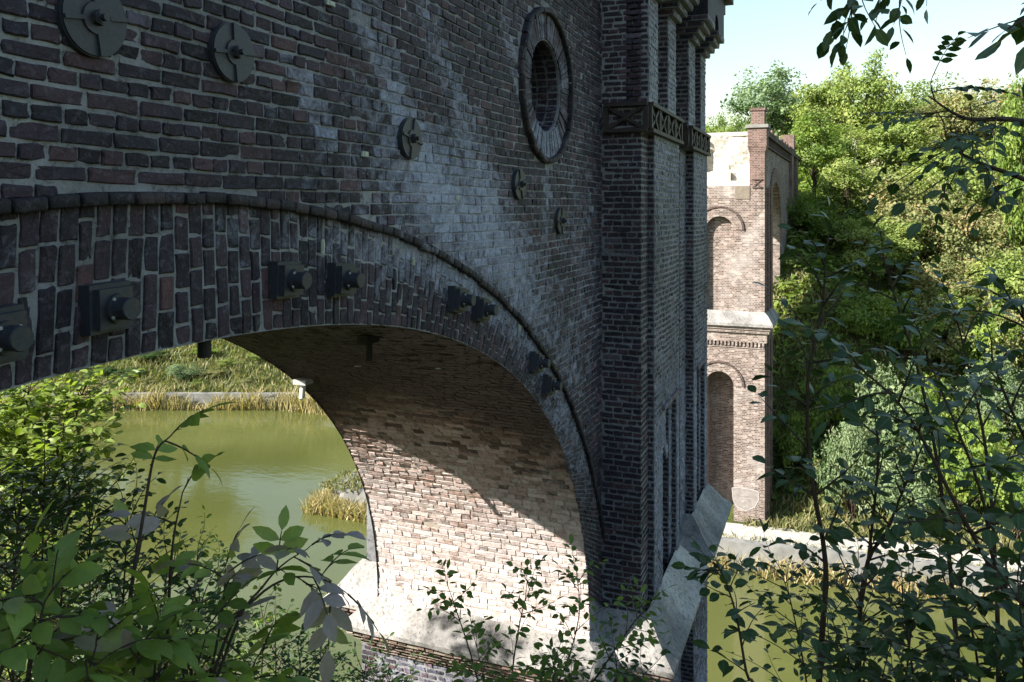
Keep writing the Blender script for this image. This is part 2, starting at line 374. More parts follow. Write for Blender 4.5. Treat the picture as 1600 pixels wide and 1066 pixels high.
OUT12 = [(-1,-.45,0),(-1,0,0),(-1,.45,0),(-.82,1,1),(0,1,0),(.82,1,1),(1,.45,0),(1,0,0),(1,-.45,0),(.82,-1,1),(0,-1,0),(-.82,-1,1)]
OUT8 = [(-1,-.5,0),(-1,.5,0),(-.86,1,1),(.86,1,1),(1,.5,0),(1,-.5,0),(.86,-1,1),(-.86,-1,1)]
def bricks(mb, cells, fmap, hi=True, jit=0.0035, h=(0.002,0.010), eff=None, missing=0.004, tpow=1.0, deep=0.014, gap=(0.013,0.019), rs=None, tmul=None):
    """cells (k,4): u0,u1,v0,v1; fmap(u,v,h) -> xyz"""
    r = rs or rng; C = np.asarray(cells, float)
    if not len(C): return
    C = C[r.random(len(C)) > missing]; k = len(C)
    cu = (C[:,0]+C[:,1])/2; cv = (C[:,2]+C[:,3])/2
    a = (C[:,1]-C[:,0]-gap[0]*r.uniform(0.7,1.5,k))/2; bb = (C[:,3]-C[:,2]-gap[1]*r.uniform(0.7,1.4,k))/2
    a = np.maximum(a, 0.012); bb = np.maximum(bb, 0.01)
    O = np.array(OUT12 if hi else OUT8); m = len(O)
    ox, oy = O[:,0], O[:,1]
    sk = r.normal(0, 0.03, (k,1)); rc = r.uniform(0.001, 0.008, (k,m)); mn = np.minimum(a, bb)[:,None]
    eu = a[:,None]*np.sign(ox) - np.sign(ox)*rc*(np.abs(ox) < 1)*(ox != 0); ev = bb[:,None]*np.sign(oy) - np.sign(oy)*rc*(np.abs(oy) < 1)*(oy != 0)
    U = cu[:,None] + eu + r.normal(0, jit, (k,m)); Vv = cv[:,None] + ev + sk*np.sign(ox)*mn + r.normal(0, jit*0.8, (k,m))
    hh = r.uniform(h[0], h[1], k); tilt = r.normal(0, 0.0028, (k,2))
    rings = []
    def ring(f, hgt, jh=0.0):
        u = cu[:,None] + (U-cu[:,None])*f[0]; v = cv[:,None] + (Vv-cv[:,None])*f[1]
        H_ = hgt + tilt[:,:1]*ox + tilt[:,1:]*oy + (r.normal(0, jh, (k,m)) if jh else 0)
        return fmap(u, v, H_)
    rings.append(ring((1.02,1.03), np.full((k,1), -deep)))
    if hi: rings.append(ring((1.0,1.0), hh[:,None]*0.45, 0.0012))
    fx = 1 - 0.0045/np.maximum(a, 0.02).mean(); fy = 1 - 0.0045/np.maximum(bb, 0.015).mean()
    rings.append(ring((fx,fy), hh[:,None], 0.0009))
    ctr = fmap(cu[:,None], cv[:,None], (hh + r.normal(0.0003, 0.0006, k))[:,None])
    nr = len(rings); V = np.concatenate(rings + [ctr], 1); per = m*nr + 1
    q = [(i*m+j, i*m+(j+1)%m, (i+1)*m+(j+1)%m, (i+1)*m+j) for i in range(nr-1) for j in range(m)]
    t = [((nr-1)*m+j, (nr-1)*m+(j+1)%m, nr*m) for j in range(m)]
    off = (np.arange(k)*per)[:,None,None]
    Q = (np.array(q)[None] + off).reshape(-1,4); T = (np.array(t)[None] + off).reshape(-1,3)
    tint = np.repeat(np.clip(r.beta(1.6, 1.9, k)**tpow*(1.0 if tmul is None else tmul(cu, cv)), 0, 1), per)
    e = np.repeat((eff(cu, cv) if eff is not None else np.full(k, 0.25)) + r.normal(0, 0.045, k), per)
    mb.add(V.reshape(-1,3), [Q, T], tint, e, 0, False)

def courses(u0, u1, v0, v1, rowh=0.070, rs=None, lens=(0.232,0.116), rowjit=0.0):
    """alternate stretcher and header courses"""
    r = rs or rng; out = []; nrow = max(1, int(round((v1-v0)/rowh))); hgt = (v1-v0)/nrow
    for i in range(nrow):
        L = lens[i % 2]; off = -(0.5*L if (i//2) % 2 else 0.0) - (0.061 if i % 2 else 0)
        k = int(math.ceil((u1-u0-off)/L)); e = u0 + off + np.arange(k+1)*L + r.normal(0, L*0.05, k+1)
        e = np.clip(e, u0, u1)
        for x0, x1 in zip(e[:-1], e[1:]):
            if x1-x0 > 0.04: out.append((x0, x1, v0+i*hgt, v0+(i+1)*hgt))
    return np.array(out)

viaduct = empty('viaduct_bridge', (0,0,0), 'dark sooty brick arch bridge with disc anchors and a tall pier, filling the left half', 'bridge')
OC = (7.33, 1.18)
ZTOP = 3.6
# ---- spandrel wall
b = MB(); S0, S1 = -5.0, 9.36
cells = courses(S0, S1, -4.96, ZTOP, rowjit=1)
cs, cz = (cells[:,0]+cells[:,1])/2, (cells[:,2]+cells[:,3])/2
keep = ~in_hood(cs, cz, 0.032) & (np.hypot(cs-OC[0], cz-OC[1]) > 0.785)
# an area of newer smooth bricks between the first two anchor plates
wall_map = lambda u,v,h: np.stack([u + 0*h, D - h + 0.006*np.sin(u*3.1)*np.sin(v*4.3), v + 0.006*np.sin(u*1.7+v)], -1)
lft = keep & (cs + 0.5*np.sin(cz*5) < 3.3)
bricks(b, cells[lft], wall_map, eff=eff_wall, gap=(0.013,0.016), jit=0.0028, h=(0.005,0.012))
bricks(b, cells[keep & ~lft], wall_map, eff=eff_wall, gap=(0.009,0.010), jit=0.0018, h=(0.004,0.009))
# mortar bed, left open over the arch and the round window
g = 0.055
us = np.arange(S0, S1+1e-6, g); vs = np.arange(-4.97, ZTOP+0.02, g)
us[-1] = S1
UU, VV = np.meshgrid(us, vs, indexing='ij')
dep = 0.003*np.sin(UU*41+VV*17)*np.sin(VV*37) + rng.normal(0, 0.0012, UU.shape) + 0.006*np.sin(UU*3.1)*np.sin(VV*4.3)
ii = np.arange(UU.size).reshape(UU.shape)
q = np.stack([ii[:-1,:-1], ii[1:,:-1], ii[1:,1:], ii[:-1,1:]], -1).reshape(-1,4)
uc = (us[:-1]+g/2)[:,None] + 0*(vs[:-1])[None]; vc = 0*(us[:-1])[:,None] + (vs[:-1]+g/2)[None]
kq = (~in_hood(uc, vc, -0.10) & (np.hypot(uc-OC[0], vc-OC[1]) > 0.62)).ravel()
b.add(np.stack([UU, D+0.001+dep, VV], -1).reshape(-1,3), q[kq], 0.5, eff_wall(UU, VV).ravel()*0.8, 1, True)
b.box(S0, S1+0.02, D+0.06, DB-0.06, 1.95, ZTOP, tint=0.4, mi=1)           # fill above the arch
b.build('spandrel_wall', [M['brick'], M['mortar']], viaduct)
# parapet coping on top of the wall
b = MB(); b.box(S0-4, S1, D-0.12, DB+0.12, ZTOP+0.002, ZTOP+0.16, tint=0.3); b.build('coping', M['stone'], viaduct)
# back face of the wall, over the arch
b = MB(); n_ = 60
tt = np.linspace(TH_SPR, math.pi-TH_SPR, n_); ti = np.linspace(0, math.pi, n_); ix, iz = intr(ti)
V = [(x, DB, z) for x, z in zip(ix, iz)] + [(min(max(x + (x-AC)*0.0, S0), S1), DB, ZTOP) for x in ix]
V[n_] = (S1, DB, ZTOP)
V += [(S1, DB, AZ)]
b.add(V, [np.array([(i, n_+i, n_+i+1, i+1) for i in range(n_-1)]), np.array([(0, 2*n_, n_)])]); b.build('rear_wall', M['far_dark'], viaduct)

# ---- arch ring of bricks on end
def ring_map(off=0.0):
    def f(u, v, h):
        t = np.interp(u, El, TT); ix, iz = intr(np.clip(t, 0, math.pi)); ex, ez = extr(t)
        # v 0..1 from intrados to extrados
        return np.stack([ix + (ex-ix)*v, D - h - off + 0*v, iz + (ez-iz)*v], -1)
    return f
uspr0 = float(np.interp(TH_SPR, TT, El)); uspr1 = float(El[-1] - uspr0)
cells = []; pitch = 0.077; ncol = int((uspr1-uspr0)/pitch); k = 0
for i in range(ncol):
    u0 = uspr0 + i*pitch
    pat = ([0.25]*4, [0.14,0.25,0.25,0.24,0.12], [0.25,0.39,0.36], [0.14,0.38,0.24,0.24])[i % 2 + (2 if rng.random() < 0.25 else 0)]
    e = np.concatenate([[0], np.cumsum(pat)]); e = e + rng.normal(0, 0.009, len(e)); e[0] = 0.0; e[-1] = 1.0
    for v0, v1 in zip(e[:-1], e[1:]): cells.append((u0, u0+pitch, v0, v1))
cells = np.array(cells)
def ring_bricks(mb):
    C = cells.copy()
    thick = 0.60
    def f(u, v, h): return ring_map()(u, v/thick, h)
    C[:,2:] *= thick
    def eff(u, v):
        s = np.interp(np.interp(u, El, TT), TT, Ex)
        return np.clip(0.15 + 0.62*np.exp(-((s-5.4)/2.2)**2)*np.clip(v/thick*1.9-0.45, 0, 1) + 0.35*np.exp(-((s-8.2)/1.2)**2), 0, 1)
    bricks(mb, C, f, eff=eff, gap=(0.012,0.013), h=(0.004,0.010), tpow=1.25, jit=0.0022)
b = MB(); ring_bricks(b)
nt_ = 260; ut = np.linspace(uspr0, uspr1, nt_); vt = np.linspace(0, 1, 9)
UU, VV = np.meshgrid(ut, vt, indexing='ij'); Pm = ring_map()(UU, VV, rng.normal(-0.001, 0.0014, UU.shape))
ii = np.arange(UU.size).reshape(UU.shape)
sE = np.interp(np.interp(UU, El, TT), TT, Ex)
b.add(Pm.reshape(-1,3), np.stack([ii[:-1,:-1], ii[:-1,1:], ii[1:,1:], ii[1:,:-1]], -1).reshape(-1,4), 0.4,
      (0.1+0.5*np.exp(-((sE-5.4)/2.2)**2)*VV).ravel(), 1, True)
b.build('arch_ring', [M['brick'], M['mortar']], viaduct)

# ---- hood moulding: one course of rounded dark bricks
b = MB(); u = uspr0
while u < uspr1 - 0.12:
    L = 0.125 + rng.normal(0, 0.006)
    t0, t1 = np.interp([u+0.006, u+L-0.006], El, TT)
    prof = [(-0.024,0.01),(-0.026,-0.040),(-0.019,-0.047),(0.016,-0.047),(0.024,-0.040),(0.026,0.01)]
    P = []; dz = rng.normal(0, 0.003); dy = rng.normal(0, 0.004)
    for t, sh in ((t0,.93),(t0*0.95+t1*0.05,1),(t0*0.05+t1*0.95,1),(t1,.93)):
        x, z = extr(t); x2, z2 = extr(t+1e-3); nx, nz = (z2-z), -(x2-x); ln = math.hypot(nx, nz); nx /= ln; nz /= ln
        if nx*(x-AC) + nz*(z-HZ) < 0: nx, nz = -nx, -nz
        P += [(x+nx*(r_*sh+dz), D+y_*sh+dy, z+nz*(r_*sh+dz)) for r_, y_ in prof]
    np_ = len(prof); F = [(i*np_+j, i*np_+(j+1)%np_, (i+1)*np_+(j+1)%np_, (i+1)*np_+j) for i in range(3) for j in range(np_)]
    x = float(extr((t0+t1)/2)[0])
    b.add(P, [np.array(F), np.array([list(range(np_))[::-1], list(range(3*np_, 4*np_))])], rng.random(), 0.12+0.1*rng.random() + (0.3 if 4.0 < x < 5.2 and rng.random() < 0.3 else 0), 0, True)
    u += L
b.build('hood_moulding', M['hood'], viaduct)

# ---- barrel vault
b = MB()
Ltot = float(Il[-1])
def vmap(u, v, h):
    t = np.interp(u, Il, TT); x, z = intr(t)
    x2, z2 = intr(np.clip(t+2e-3, 0, math.pi)); x1, z1 = intr(np.clip(t-2e-3, 0, math.pi))
    tx, tz = x2-x1, z2-z1; ln = np.hypot(tx, tz)+1e-9; nx, nz = -tz/ln, tx/ln     # inward
    s_ = np.sign(nx*(AC-x) + nz*(AZ-z)); nx, nz = nx*s_, nz*s_
    h2 = h - 0.012 + 0.008*np.sin(u*2.2+v*0.6)*np.sin(v*2.7)
    return np.stack([x+nx*h2, v + 0*h, z+nz*h2], -1)
cl = courses(D+0.004, DB-0.004, 0.0, Ltot-0.0)          # (along width, along arc)
cl = cl[:, [2,3,0,1]]
rr = np.random.default_rng(21)
def shade_v(u, v): return np.clip(1.75 - 0.85*np.maximum(np.minimum(u, Ltot-u)-1.5 - 0.4*np.sin(v*1.9), 0), 0.07, 1.6)  # painted shade: tint darkens towards the crown, stays pale near the springings
def eff_lit_v(u, v): return np.clip(1.0 - np.minimum(u, Ltot-u)*0.27 + 0.10*np.sin(v*2.3+u) , 0.05, 0.85)  # salts thicken towards the springings, with sunlit paleness painted in
bricks(b, cl, vmap, jit=0.003, h=(0.001,0.0055), eff=eff_lit_v, missing=0.008, gap=(0.011,0.010), tpow=0.7, deep=0.02, rs=rr, tmul=shade_v)
ut = np.linspace(0, Ltot, 330); vt = np.linspace(D+0.003, DB-0.003, 60)
UU, VV = np.meshgrid(ut, vt, indexing='ij'); Pm = vmap(UU, VV, rr.normal(-0.003, 0.0025, UU.shape))
ii = np.arange(UU.size).reshape(UU.shape)
b.add(Pm.reshape(-1,3), np.stack([ii[:-1,:-1], ii[1:,:-1], ii[1:,1:], ii[:-1,1:]], -1).reshape(-1,4), (0.5*shade_v(UU, VV)).ravel(), eff_lit_v(UU, VV).ravel()*0.8, 1, True)
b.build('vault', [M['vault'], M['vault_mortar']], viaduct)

# ---- round blind window
oc = empty('round_window', (OC[0], D, OC[1]), None, None); oc.parent = viaduct
b = MB(); N = 68
for i in range(N):
    a0, a1 = 2*math.pi*(i+0.07)/N, 2*math.pi*(i+0.93)/N; r0, r1 = 0.455, 0.695; e = rng.normal(0, 0.004, 4); hh = 0.004+0.014*rng.random()
    ring4 = [(r0+e[0], a0), (r1+e[1], a0), (r1+e[2], a1), (r0+e[3], a1)]
    V = [(r_*math.cos(a), 0.03, r_*math.sin(a)) for r_, a in ring4] + [(r_*math.cos(a)*0.995, -hh, r_*math.sin(a)*0.995) for r_, a in ring4]
    b.add(V, [(4,5,6,7),(0,1,5,4),(1,2,6,5),(2,3,7,6),(3,0,4,7)], 0.1+rng.random()*0.7, 0.30+0.25*rng.random()+(0.3 if 3.9 < a0 < 5.4 else 0))
a = np.linspace(0, 2*math.pi, 97)[:-1]
def annulus(mb, rings, tint, eff, mi):
    V = [(r_*math.cos(t), y, r_*math.sin(t)) for r_, y in rings for t in a]; k = len(a)
    mb.add(V, [(i*k+j, i*k+(j+1)%k, (i+1)*k+(j+1)%k, (i+1)*k+j) for i in range(len(rings)-1) for j in range(k)], tint, eff, mi, False)
annulus(b, [(0.70, 0.001), (0.44, 0.001), (0.44, 0.36)], 0.3, 0.3, 1)
b.build('window_surround', [M['brick'], M['mortar']], oc)
b = MB(); N = 34
for i in range(N):
    t0, t1 = 2*math.pi*(i+0.03)/N, 2*math.pi*(i+0.97)/N; dz = rng.normal(0, 0.004)
    prof = [(0.700,0.01),(0.698,-0.045),(0.708,-0.058),(0.735,-0.058),(0.750,-0.045),(0.755,0.01)]; P = []
    for t in (t0, (t0+t1)/2, t1): P += [((r_+dz)*math.cos(t), y+dz*0.5, (r_+dz)*math.sin(t)) for r_, y in prof]
    F = [(i_*6+j, i_*6+(j+1)%6, (i_+1)*6+(j+1)%6, (i_+1)*6+j) for i_ in range(2) for j in range(6)]
    b.add(P, [np.array(F), np.array([[5,4,3,2,1,0],[12,13,14,15,16,17]])], rng.random(), 0.18, 0, False)
b.build('rim_moulding', M['hood'], oc)
b = MB()
C = []
for i in range(40):
    w = 0.34/3
    for j in range(3): C.append((2*math.pi*i/40*0.44, 2*math.pi*(i+1)/40*0.44, 0.02+j*w, 0.02+(j+1)*w))
bricks(b, np.array(C), lambda u,v,h: np.stack([(0.44-h)*np.cos(u/0.44), v+0*h, (0.44-h)*np.sin(u/0.44)], -1), hi=False, h=(0.003,0.012), gap=(0.007,0.009), eff=lambda u,v: 0.3+0*u)
C = courses(-0.42, 0.42, -0.42, 0.42); C = C[np.hypot((C[:,0]+C[:,1])/2, (C[:,2]+C[:,3])/2) < 0.42]
bricks(b, C, lambda u,v,h: np.stack([u+0*h, 0.30-h, v+0*h], -1), hi=False, eff=lambda u,v: 0.35+0.4*(v < -0.05))
annulus(b, [(0.46, 0.302), (0.001, 0.302)], 0.3, 0.3, 1)
b.build('blind_recess', [M['brick'], M['mortar']], oc)

# ---- anchor plates
first = None
for i, (s_, z_, r_) in enumerate(((2.193,0.707,0.145),(2.939,0.714,0.138),(4.611,0.453,0.137),(6.572,0.209,0.137),(7.729,-0.13,0.137))):
    rot = (0.15, 0.1, -0.2, 0.3, 0.05)[i]
    b = MB()
    b.cyl((0,-0.022,0), (0,0.02,0), r_, 40); b.cyl((0,-0.030,0), (0,-0.0225,0), r_*0.965, 40)
    b.cyl((0,-0.038,0), (0,-0.0305,0), r_*0.42, 28)
    for q in range(4):
        an = rot + q*math.pi/2; b.bar((0.4*r_*math.cos(an),-0.032,0.4*r_*math.sin(an)), (0.97*r_*math.cos(an),-0.034,0.97*r_*math.sin(an)), 0.016, 0.016, up=(0,1,0))
    o = b.build('anchor_plate', M['iron'], viaduct); o.location = (s_, D-0.004, z_)
    b = MB(); b.cyl((0,-0.060,0), (0,-0.0385,0), 0.030, 6); b.cyl((0,-0.065,0), (0,-0.0605,0), 0.022, 16); b.cyl((0,-0.085,0), (0,-0.065,0), 0.014, 14)
    b.build('nut', M['iron'], o)
# ---- tie rod ends on square plates along the ring
for i, (s_, z_) in enumerate(((1.80,-0.42),(2.235,-0.375),(3.30,-0.36),(3.79,-0.40),(5.28,-0.67),(5.70,-0.79),(6.95,-1.43),(7.30,-1.71))):
    b = MB(); w = 0.092
    b.box(-w, w, -0.03, 0.03, -w, w); b.box(-w*0.82, w*0.82, -0.062, -0.0305, -w*0.82, w*0.82)
    o = b.build('rod_plate', M['iron'], viaduct); o.location = (s_, D-0.03, z_); o.rotation_euler = (0, math.atan2(0.5*(s_-2.6), 3.5)*0.5, 0)
    b = MB(); b.cyl((0,-0.08,0), (0,-0.0625,0), 0.056, 24); b.tube([(0,-0.0805,0),(0,-0.135,0),(0,-0.14,0)], [0.042,0.042,0.039], 24, smooth=False)
    b.build('rod_end', M['iron'], o)
    for q in range(4):
        b = MB(); an = 0.7 + q*math.pi/2; b.cyl((0.048*math.cos(an),-0.086,0.048*math.sin(an)), (0.048*math.cos(an),-0.0805,0.048*math.sin(an)), 0.006, 8)
        b.build('screw', M['lampgrey'], o)
# ---- little crack gauges glued to the brickwork
for (px, py, w, h_) in ((512,6,0.075,0.026),(566,241,0.065,0.03),(711,309,0.05,0.028),(500,385,0.02,0.075),(642,408,0.022,0.05),(808,512,0.03,0.05)):
    Z = FPX*D/(CT*(1300-px)); X = (px-800)/FPX*Z; s_ = X*ST+Z*CT; z_ = -(py-HY)/FPX*Z
    b = MB(); b.box(s_-w/2, s_+w/2, D-0.024, D-0.012, z_-h_/2, z_+h_/2); b.box(s_-w*0.2, s_+w*0.3, D-0.028, D-0.0245, z_-h_*0.35, z_+h_*0.35)
    b.build('crack_gauge', M['tab'], viaduct)
# ---- lamp, hanging pipe and bracket under the vault
def vault_pt(s_, n_, inset=0.0):
    t = np.interp(-s_, -Ix, TT); x, z = intr(t); return np.array([x, n_, z])
lp = vault_pt(7.12, 5.22); b = MB(); b.box(lp[0]-0.12, lp[0]+0.02, lp[1]-0.08, lp[1]+0.08, lp[2]-0.02, lp[2]+0.03)
lo = b.build('lamp', M['lampgrey'], viaduct)
b = MB(); b.cyl((lp[0]-0.07, lp[1], lp[2]-0.17), (lp[0]-0.05, lp[1], lp[2]-0.021), 0.03, 16); b.build('lamp_tube', M['opal'], lo)
pp = vault_pt(2.88, 2.67); b = MB(); b.tube([pp+[0,0,0.05], pp+[0,0,-0.09]], [0.031,0.031], 18, smooth=False); b.build('drain_pipe', M['black'], viaduct)
pp = vault_pt(5.45, 3.40); b = MB(); b.box(pp[0]-0.10, pp[0]+0.10, pp[1]-0.04, pp[1]+0.04, pp[2]-0.05, pp[2]+0.02); b.tube([pp+[0,0,-0.051], pp+[0,0,-0.19]], [0.03,0.03], 14, smooth=False); b.build('bracket', M['black'], viaduct)
for (s_, n_) in ((6.32,3.20),(6.47,4.13)):
    pp = vault_pt(s_, n_); b = MB(); b.bar(pp+[-0.06,0,-0.035], pp+[0.06,0.05,-0.055], 0.045, 0.01); b.build('crack_gauge', M['tab'], viaduct)

# ------------------------------------------------------------------ tall corner pier
pier = viaduct
def face_x(mb, x, y0, y1, z0, z1, **k):      # face looking towards -x
    if y1-y0 < 0.05: return
    bricks(mb, courses(y0, y1, z0, z1), lambda u,v,h: np.stack([x-h, u+0*h, v+0*h], -1), **k)
def face_y(mb, y, x0, x1, z0, z1, **k):
    bricks(mb, courses(x0, x1, z0, z1), lambda u,v,h: np.stack([u+0*h, y-h, v+0*h], -1), **k)
effp = lambda u, v: 0.12 + 0.0*u
efff = lambda u, v: np.clip(0.58 + 0.15*np.sin(v*1.3), 0, 1)
b = MB()
def blk(s0, s1, n0, n1, z0, z1, fx=True, fy=True, ex=effp, ey=efff, hi=False, back=True):
    b.box(s0, s1, n0, n1, z0, z1, tint=0.25, eff=0.2, mi=1)
    if back:   # the same relief on the far side of the pier
        c = 3.985; b.box(s0, s1, 2*c-n1, 2*c-n0, z0, z1, tint=0.25, eff=0.2, mi=1)
    if fx: face_x(b, s0, n0, n1, z0, z1, hi=hi, eff=ex, h=(0.003,0.010))
    if fy: face_y(b, n0, s0, s1, z0, z1, hi=False, eff=ey, h=(0.003,0.010))
Z0, ZB, ZC, ZT = -4.9, 0.90, 1.25, 5.0
b.box(8.90, 14.2, 2.60, 5.37, -4.96, 3.55, tint=0.25, mi=1)                       # solid heart
blk(9.36, 14.2, 2.28, 2.60, Z0, ZT, fx=False, ey=effp)
face_x(b, 9.36, 2.09, D+0.0, Z0, ZB, hi=True, eff=effp, h=(0.003,0.011))
blk(9.36, 9.74, 2.10, 2.28, Z0, ZB, fx=False, ey=effp)
blk(9.74, 10.26, 2.02, 2.28, Z0, ZB)
blk(10.26, 11.24, 2.02, 2.28, -2.54, ZB, fx=False)
blk(11.24, 11.44, 2.02, 2.28, Z0, ZB)
blk(10.26, 10.45, 2.09, 2.28, Z0, -2.60, fx=False); blk(11.05, 11.24, 2.09, 2.28, Z0, -2.60)
blk(10.45, 11.05, 2.13, 2.28, -3.25, -2.60, fx=False)
for k in range(3): blk(10.45+0.07*k*0, 10.52+0.06*k, 2.11, 2.28, -3.45+0.07*k, -3.38+0.07*k, fx=False); blk(10.98-0.06*k, 11.05, 2.11, 2.28, -3.45+0.07*k, -3.38+0.07*k)
blk(12.25, 12.75, 2.15, 2.28, Z0, ZB)
blk(12.75, 13.05, 2.02, 2.28, Z0, ZB); blk(13.05, 13.90, 2.02, 2.28, -2.54, ZB, fx=False); blk(13.90, 14.2, 2.02, 2.28, Z0, ZB)
blk(13.05, 13.20, 2.09, 2.28, Z0, -2.60, fx=False); blk(13.75, 13.90, 2.09, 2.28, Z0, -2.60); blk(13.20, 13.75, 2.13, 2.28, -3.25, -2.60, fx=False)
# band behind the terracotta panels
blk(9.36, 11.46, 2.03, 2.28, ZB, ZC, fx=False, fy=False); blk(12.28, 14.2, 2.03, 2.28, ZB, ZC, fx=False, fy=False)
face_x(b, 9.36, 2.09, D, ZB, ZT, hi=True, eff=effp, h=(0.003,0.011))
# upper storey: paired strips, corbels, arched frieze
for (a0, a1, c0, c1) in ((9.43,9.96,10.63,11.19), (12.27,12.88,13.47,14.0)):
    blk(a0, a1, 2.02, 2.28, ZC, 2.56); blk(c0, c1, 2.02, 2.28, ZC, 2.56)
    for k in range(4):
        z = 2.56 + 0.085*k; p = 2.02 - 0.075*(k+1)
        for q0, q1 in ((a0,a1),(c0,c1)): blk(q0-0.03*k, q1+0.03*k, p, 2.28, z, z+0.084)
    m0, m1 = a1+0.09, c0-0.09; cx, rr_ = (m0+m1)/2, (m1-m0)/2
    arc = [(cx + rr_*math.cos(t), 2.90 + rr_*1.0*math.sin(t)) for t in np.linspace(0, math.pi, 13)]
    b.prism([(a0-0.09,2.90),(m0,2.90)] + arc[::-1][1:-1] + [(m1,2.90),(c1+0.09,2.90),(c1+0.09,3.35),(a0-0.09,3.35)], 1.72, 2.28, tint=0.2, mi=0)
b.box(9.30, 14.3, 1.72, 6.25, 3.352, 3.55, tint=0.2, mi=0); b.box(9.2, 14.45, 1.60, 6.4, 3.552, 3.75, tint=0.2, mi=0); b.box(9.35, 14.2, 1.9, 6.0, 3.752, ZT, tint=0.2, mi=0)
# lower shaft under the weathering
blk(9.36, 11.44, 2.02, 5.95, -17, -5.30, back=False); blk(11.44, 12.75, 2.22, 5.75, -17, -5.30, fx=False, back=False); blk(12.75, 14.2, 2.02, 5.95, -17, -5.30, back=False)
blk(8.86, 9.36, 2.58, 5.39, -17, -5.30, fy=False, back=False, ex=lambda u,v: 0.5+0*u)
b.build('pier', [M['brick'], M['mortar']], viaduct)
# brick moulding over the lancets
for s0, s1 in ((10.22,11.28),(13.01,13.94)):
    b = MB(); b.box(s0, s1, 1.985, 2.015, -2.60, -2.53, tint=0.9, eff=0.5); b.build('string_course', M['brick'], viaduct)

# ---- X-panels
def xpanel(mb, O, U, W, Hh, Nn):
    O, U, Nn = (np.array(x, float) for x in (O, U, Nn)); Zv = np.array([0,0,1.0])
    P = lambda u, v, d=0.0: O + U*u + Zv*v + Nn*d
    mb.bar(P(0,0.02,0.035), P(W,0.02,0.035), 0.07, 0.045, up=Zv); mb.bar(P(0,Hh-0.02,0.035), P(W,Hh-0.02,0.035), 0.07, 0.045, up=Zv)
    mb.bar(P(0.02,0.0425,0.031), P(0.02,Hh-0.0425,0.031), 0.06, 0.04, up=Nn); mb.bar(P(W-0.02,0.0425,0.031), P(W-0.02,Hh-0.0425,0.031), 0.06, 0.04, up=Nn)
    mb.bar(P(0.05,0.05,0.022), P(W-0.05,Hh-0.05,0.022), 0.04, 0.04, up=Nn); mb.bar(P(0.05,Hh-0.05,0.020), P(W-0.05,0.05,0.020), 0.04, 0.039, up=Nn)
    c = P(W/2, Hh/2, 0.035); mb.bar(c - Nn*0.02, c + Nn*0.015, 0.07, 0.07, up=Zv)
def panel_row(O, U, n, W, Nn):
    b = MB(); U = np.array(U, float)
    for i in range(n): xpanel(b, np.array(O) + U*(W*i), U, W*0.995, ZC-ZB, Nn)
    b.build('terracotta_panel', M['terra'], viaduct)
panel_row((9.345, 2.535, ZB), (0,-1,0), 1, 0.525, (-1,0,0))
panel_row((9.37, 2.02, ZB), (1,0,0), 4, 0.52, (0,-1,0)); panel_row((12.24, 2.15, ZB), (0,-1,0), 1, 0.13, (-1,0,0)); panel_row((12.28, 2.02, ZB), (1,0,0), 4, 0.48, (0,-1,0))

# ---- weathered collar: sloping stone caps with corbelled brick courses beneath
def collar(core, name, over=0.38, zt=-4.78, zm=-4.97, zb=-5.22, mid=0.15):
    s0, s1, n0, n1 = core; b = MB()
    def rg(o, z): return [(s0-o, n0-o, z), (s1+o, n0-o, z), (s1+o, n1+o, z), (s0-o, n1+o, z)]
    # subdivide each side so the stone can sag a little
    k = 14; rings = []
    for o, z in ((-0.01,zt),(mid*0.55,(zt+zm)/2),(mid,zm),(0.6*over,zm-0.11),(over,zb),(over,zb-0.05),(over-0.06,zb-0.055)):
        c = rg(o, z); L = []
        for i in range(4):
            p, q = np.array(c[i]), np.array(c[(i+1)%4])
            for j in range(k): L.append(p + (q-p)*j/k + np.array([0,0,rng.normal(0,0.004)]))
        rings.append(L)
    m = 4*k; V = np.concatenate(rings)
    b.add(V, [(i*m+j, (i+1)*m+j, (i+1)*m+(j+1)%m, i*m+(j+1)%m) for i in range(len(rings)-1) for j in range(m)], np.tile(np.repeat(rng.uniform(0.1,1.0,m//2), 2), len(rings)), 0.3)
    o = b.build(name, M['stone'], viaduct)
    b = MB(); z = zb - 0.052
    for i in range(5):
        ov = over - 0.045 - 0.062*i; z1 = z - 0.072
        x0, x1, y0, y1 = s0-ov, s1+ov, n0-ov, n1+ov
        b.box(x0+0.012, x1-0.012, y0+0.012, y1-0.012, z1-0.004, z, mi=1, tint=0.4)
        e = np.arange(y0, y1, 0.125)
        bricks(b, [(u, min(u+0.125,y1), z1, z) for u in e], lambda u,v,h: np.stack([x0+0.012-h, u+0*h, v+0*h], -1), hi=False, h=(0.006,0.02), missing=0.08)
        e = np.arange(x0, x1, 0.125)
        bricks(b, [(u, min(u+0.125,x1), z1, z) for u in e], lambda u,v,h: np.stack([u+0*h, y0+0.012-h, v+0*h], -1), hi=False, h=(0.006,0.02), missing=0.05)
        z = z1
    b.build('corbel_course', [M['vault'], M['vault_mortar']], o)
collar((9.36,11.46,2.02,5.95), 'weathering_cap'); collar((12.62,14.2,2.02,5.95), 'weathering_cap')
collar((8.87,11.0,2.62,5.36), 'weathering_cap', over=0.36, zt=-4.955, mid=0.02)
b = MB(); b.box(11.3, 12.7, 2.10, 5.85, -5.5, -5.0, tint=0.5); b.build('gutter_block', M['stone'], viaduct)
# abutment on the near side, mostly buried in the bank
b = MB(); b.box(-9.0, -3.66, 2.1, 5.87, -9.0, 4.4); b.build('abutment', M['far_dark'], viaduct)
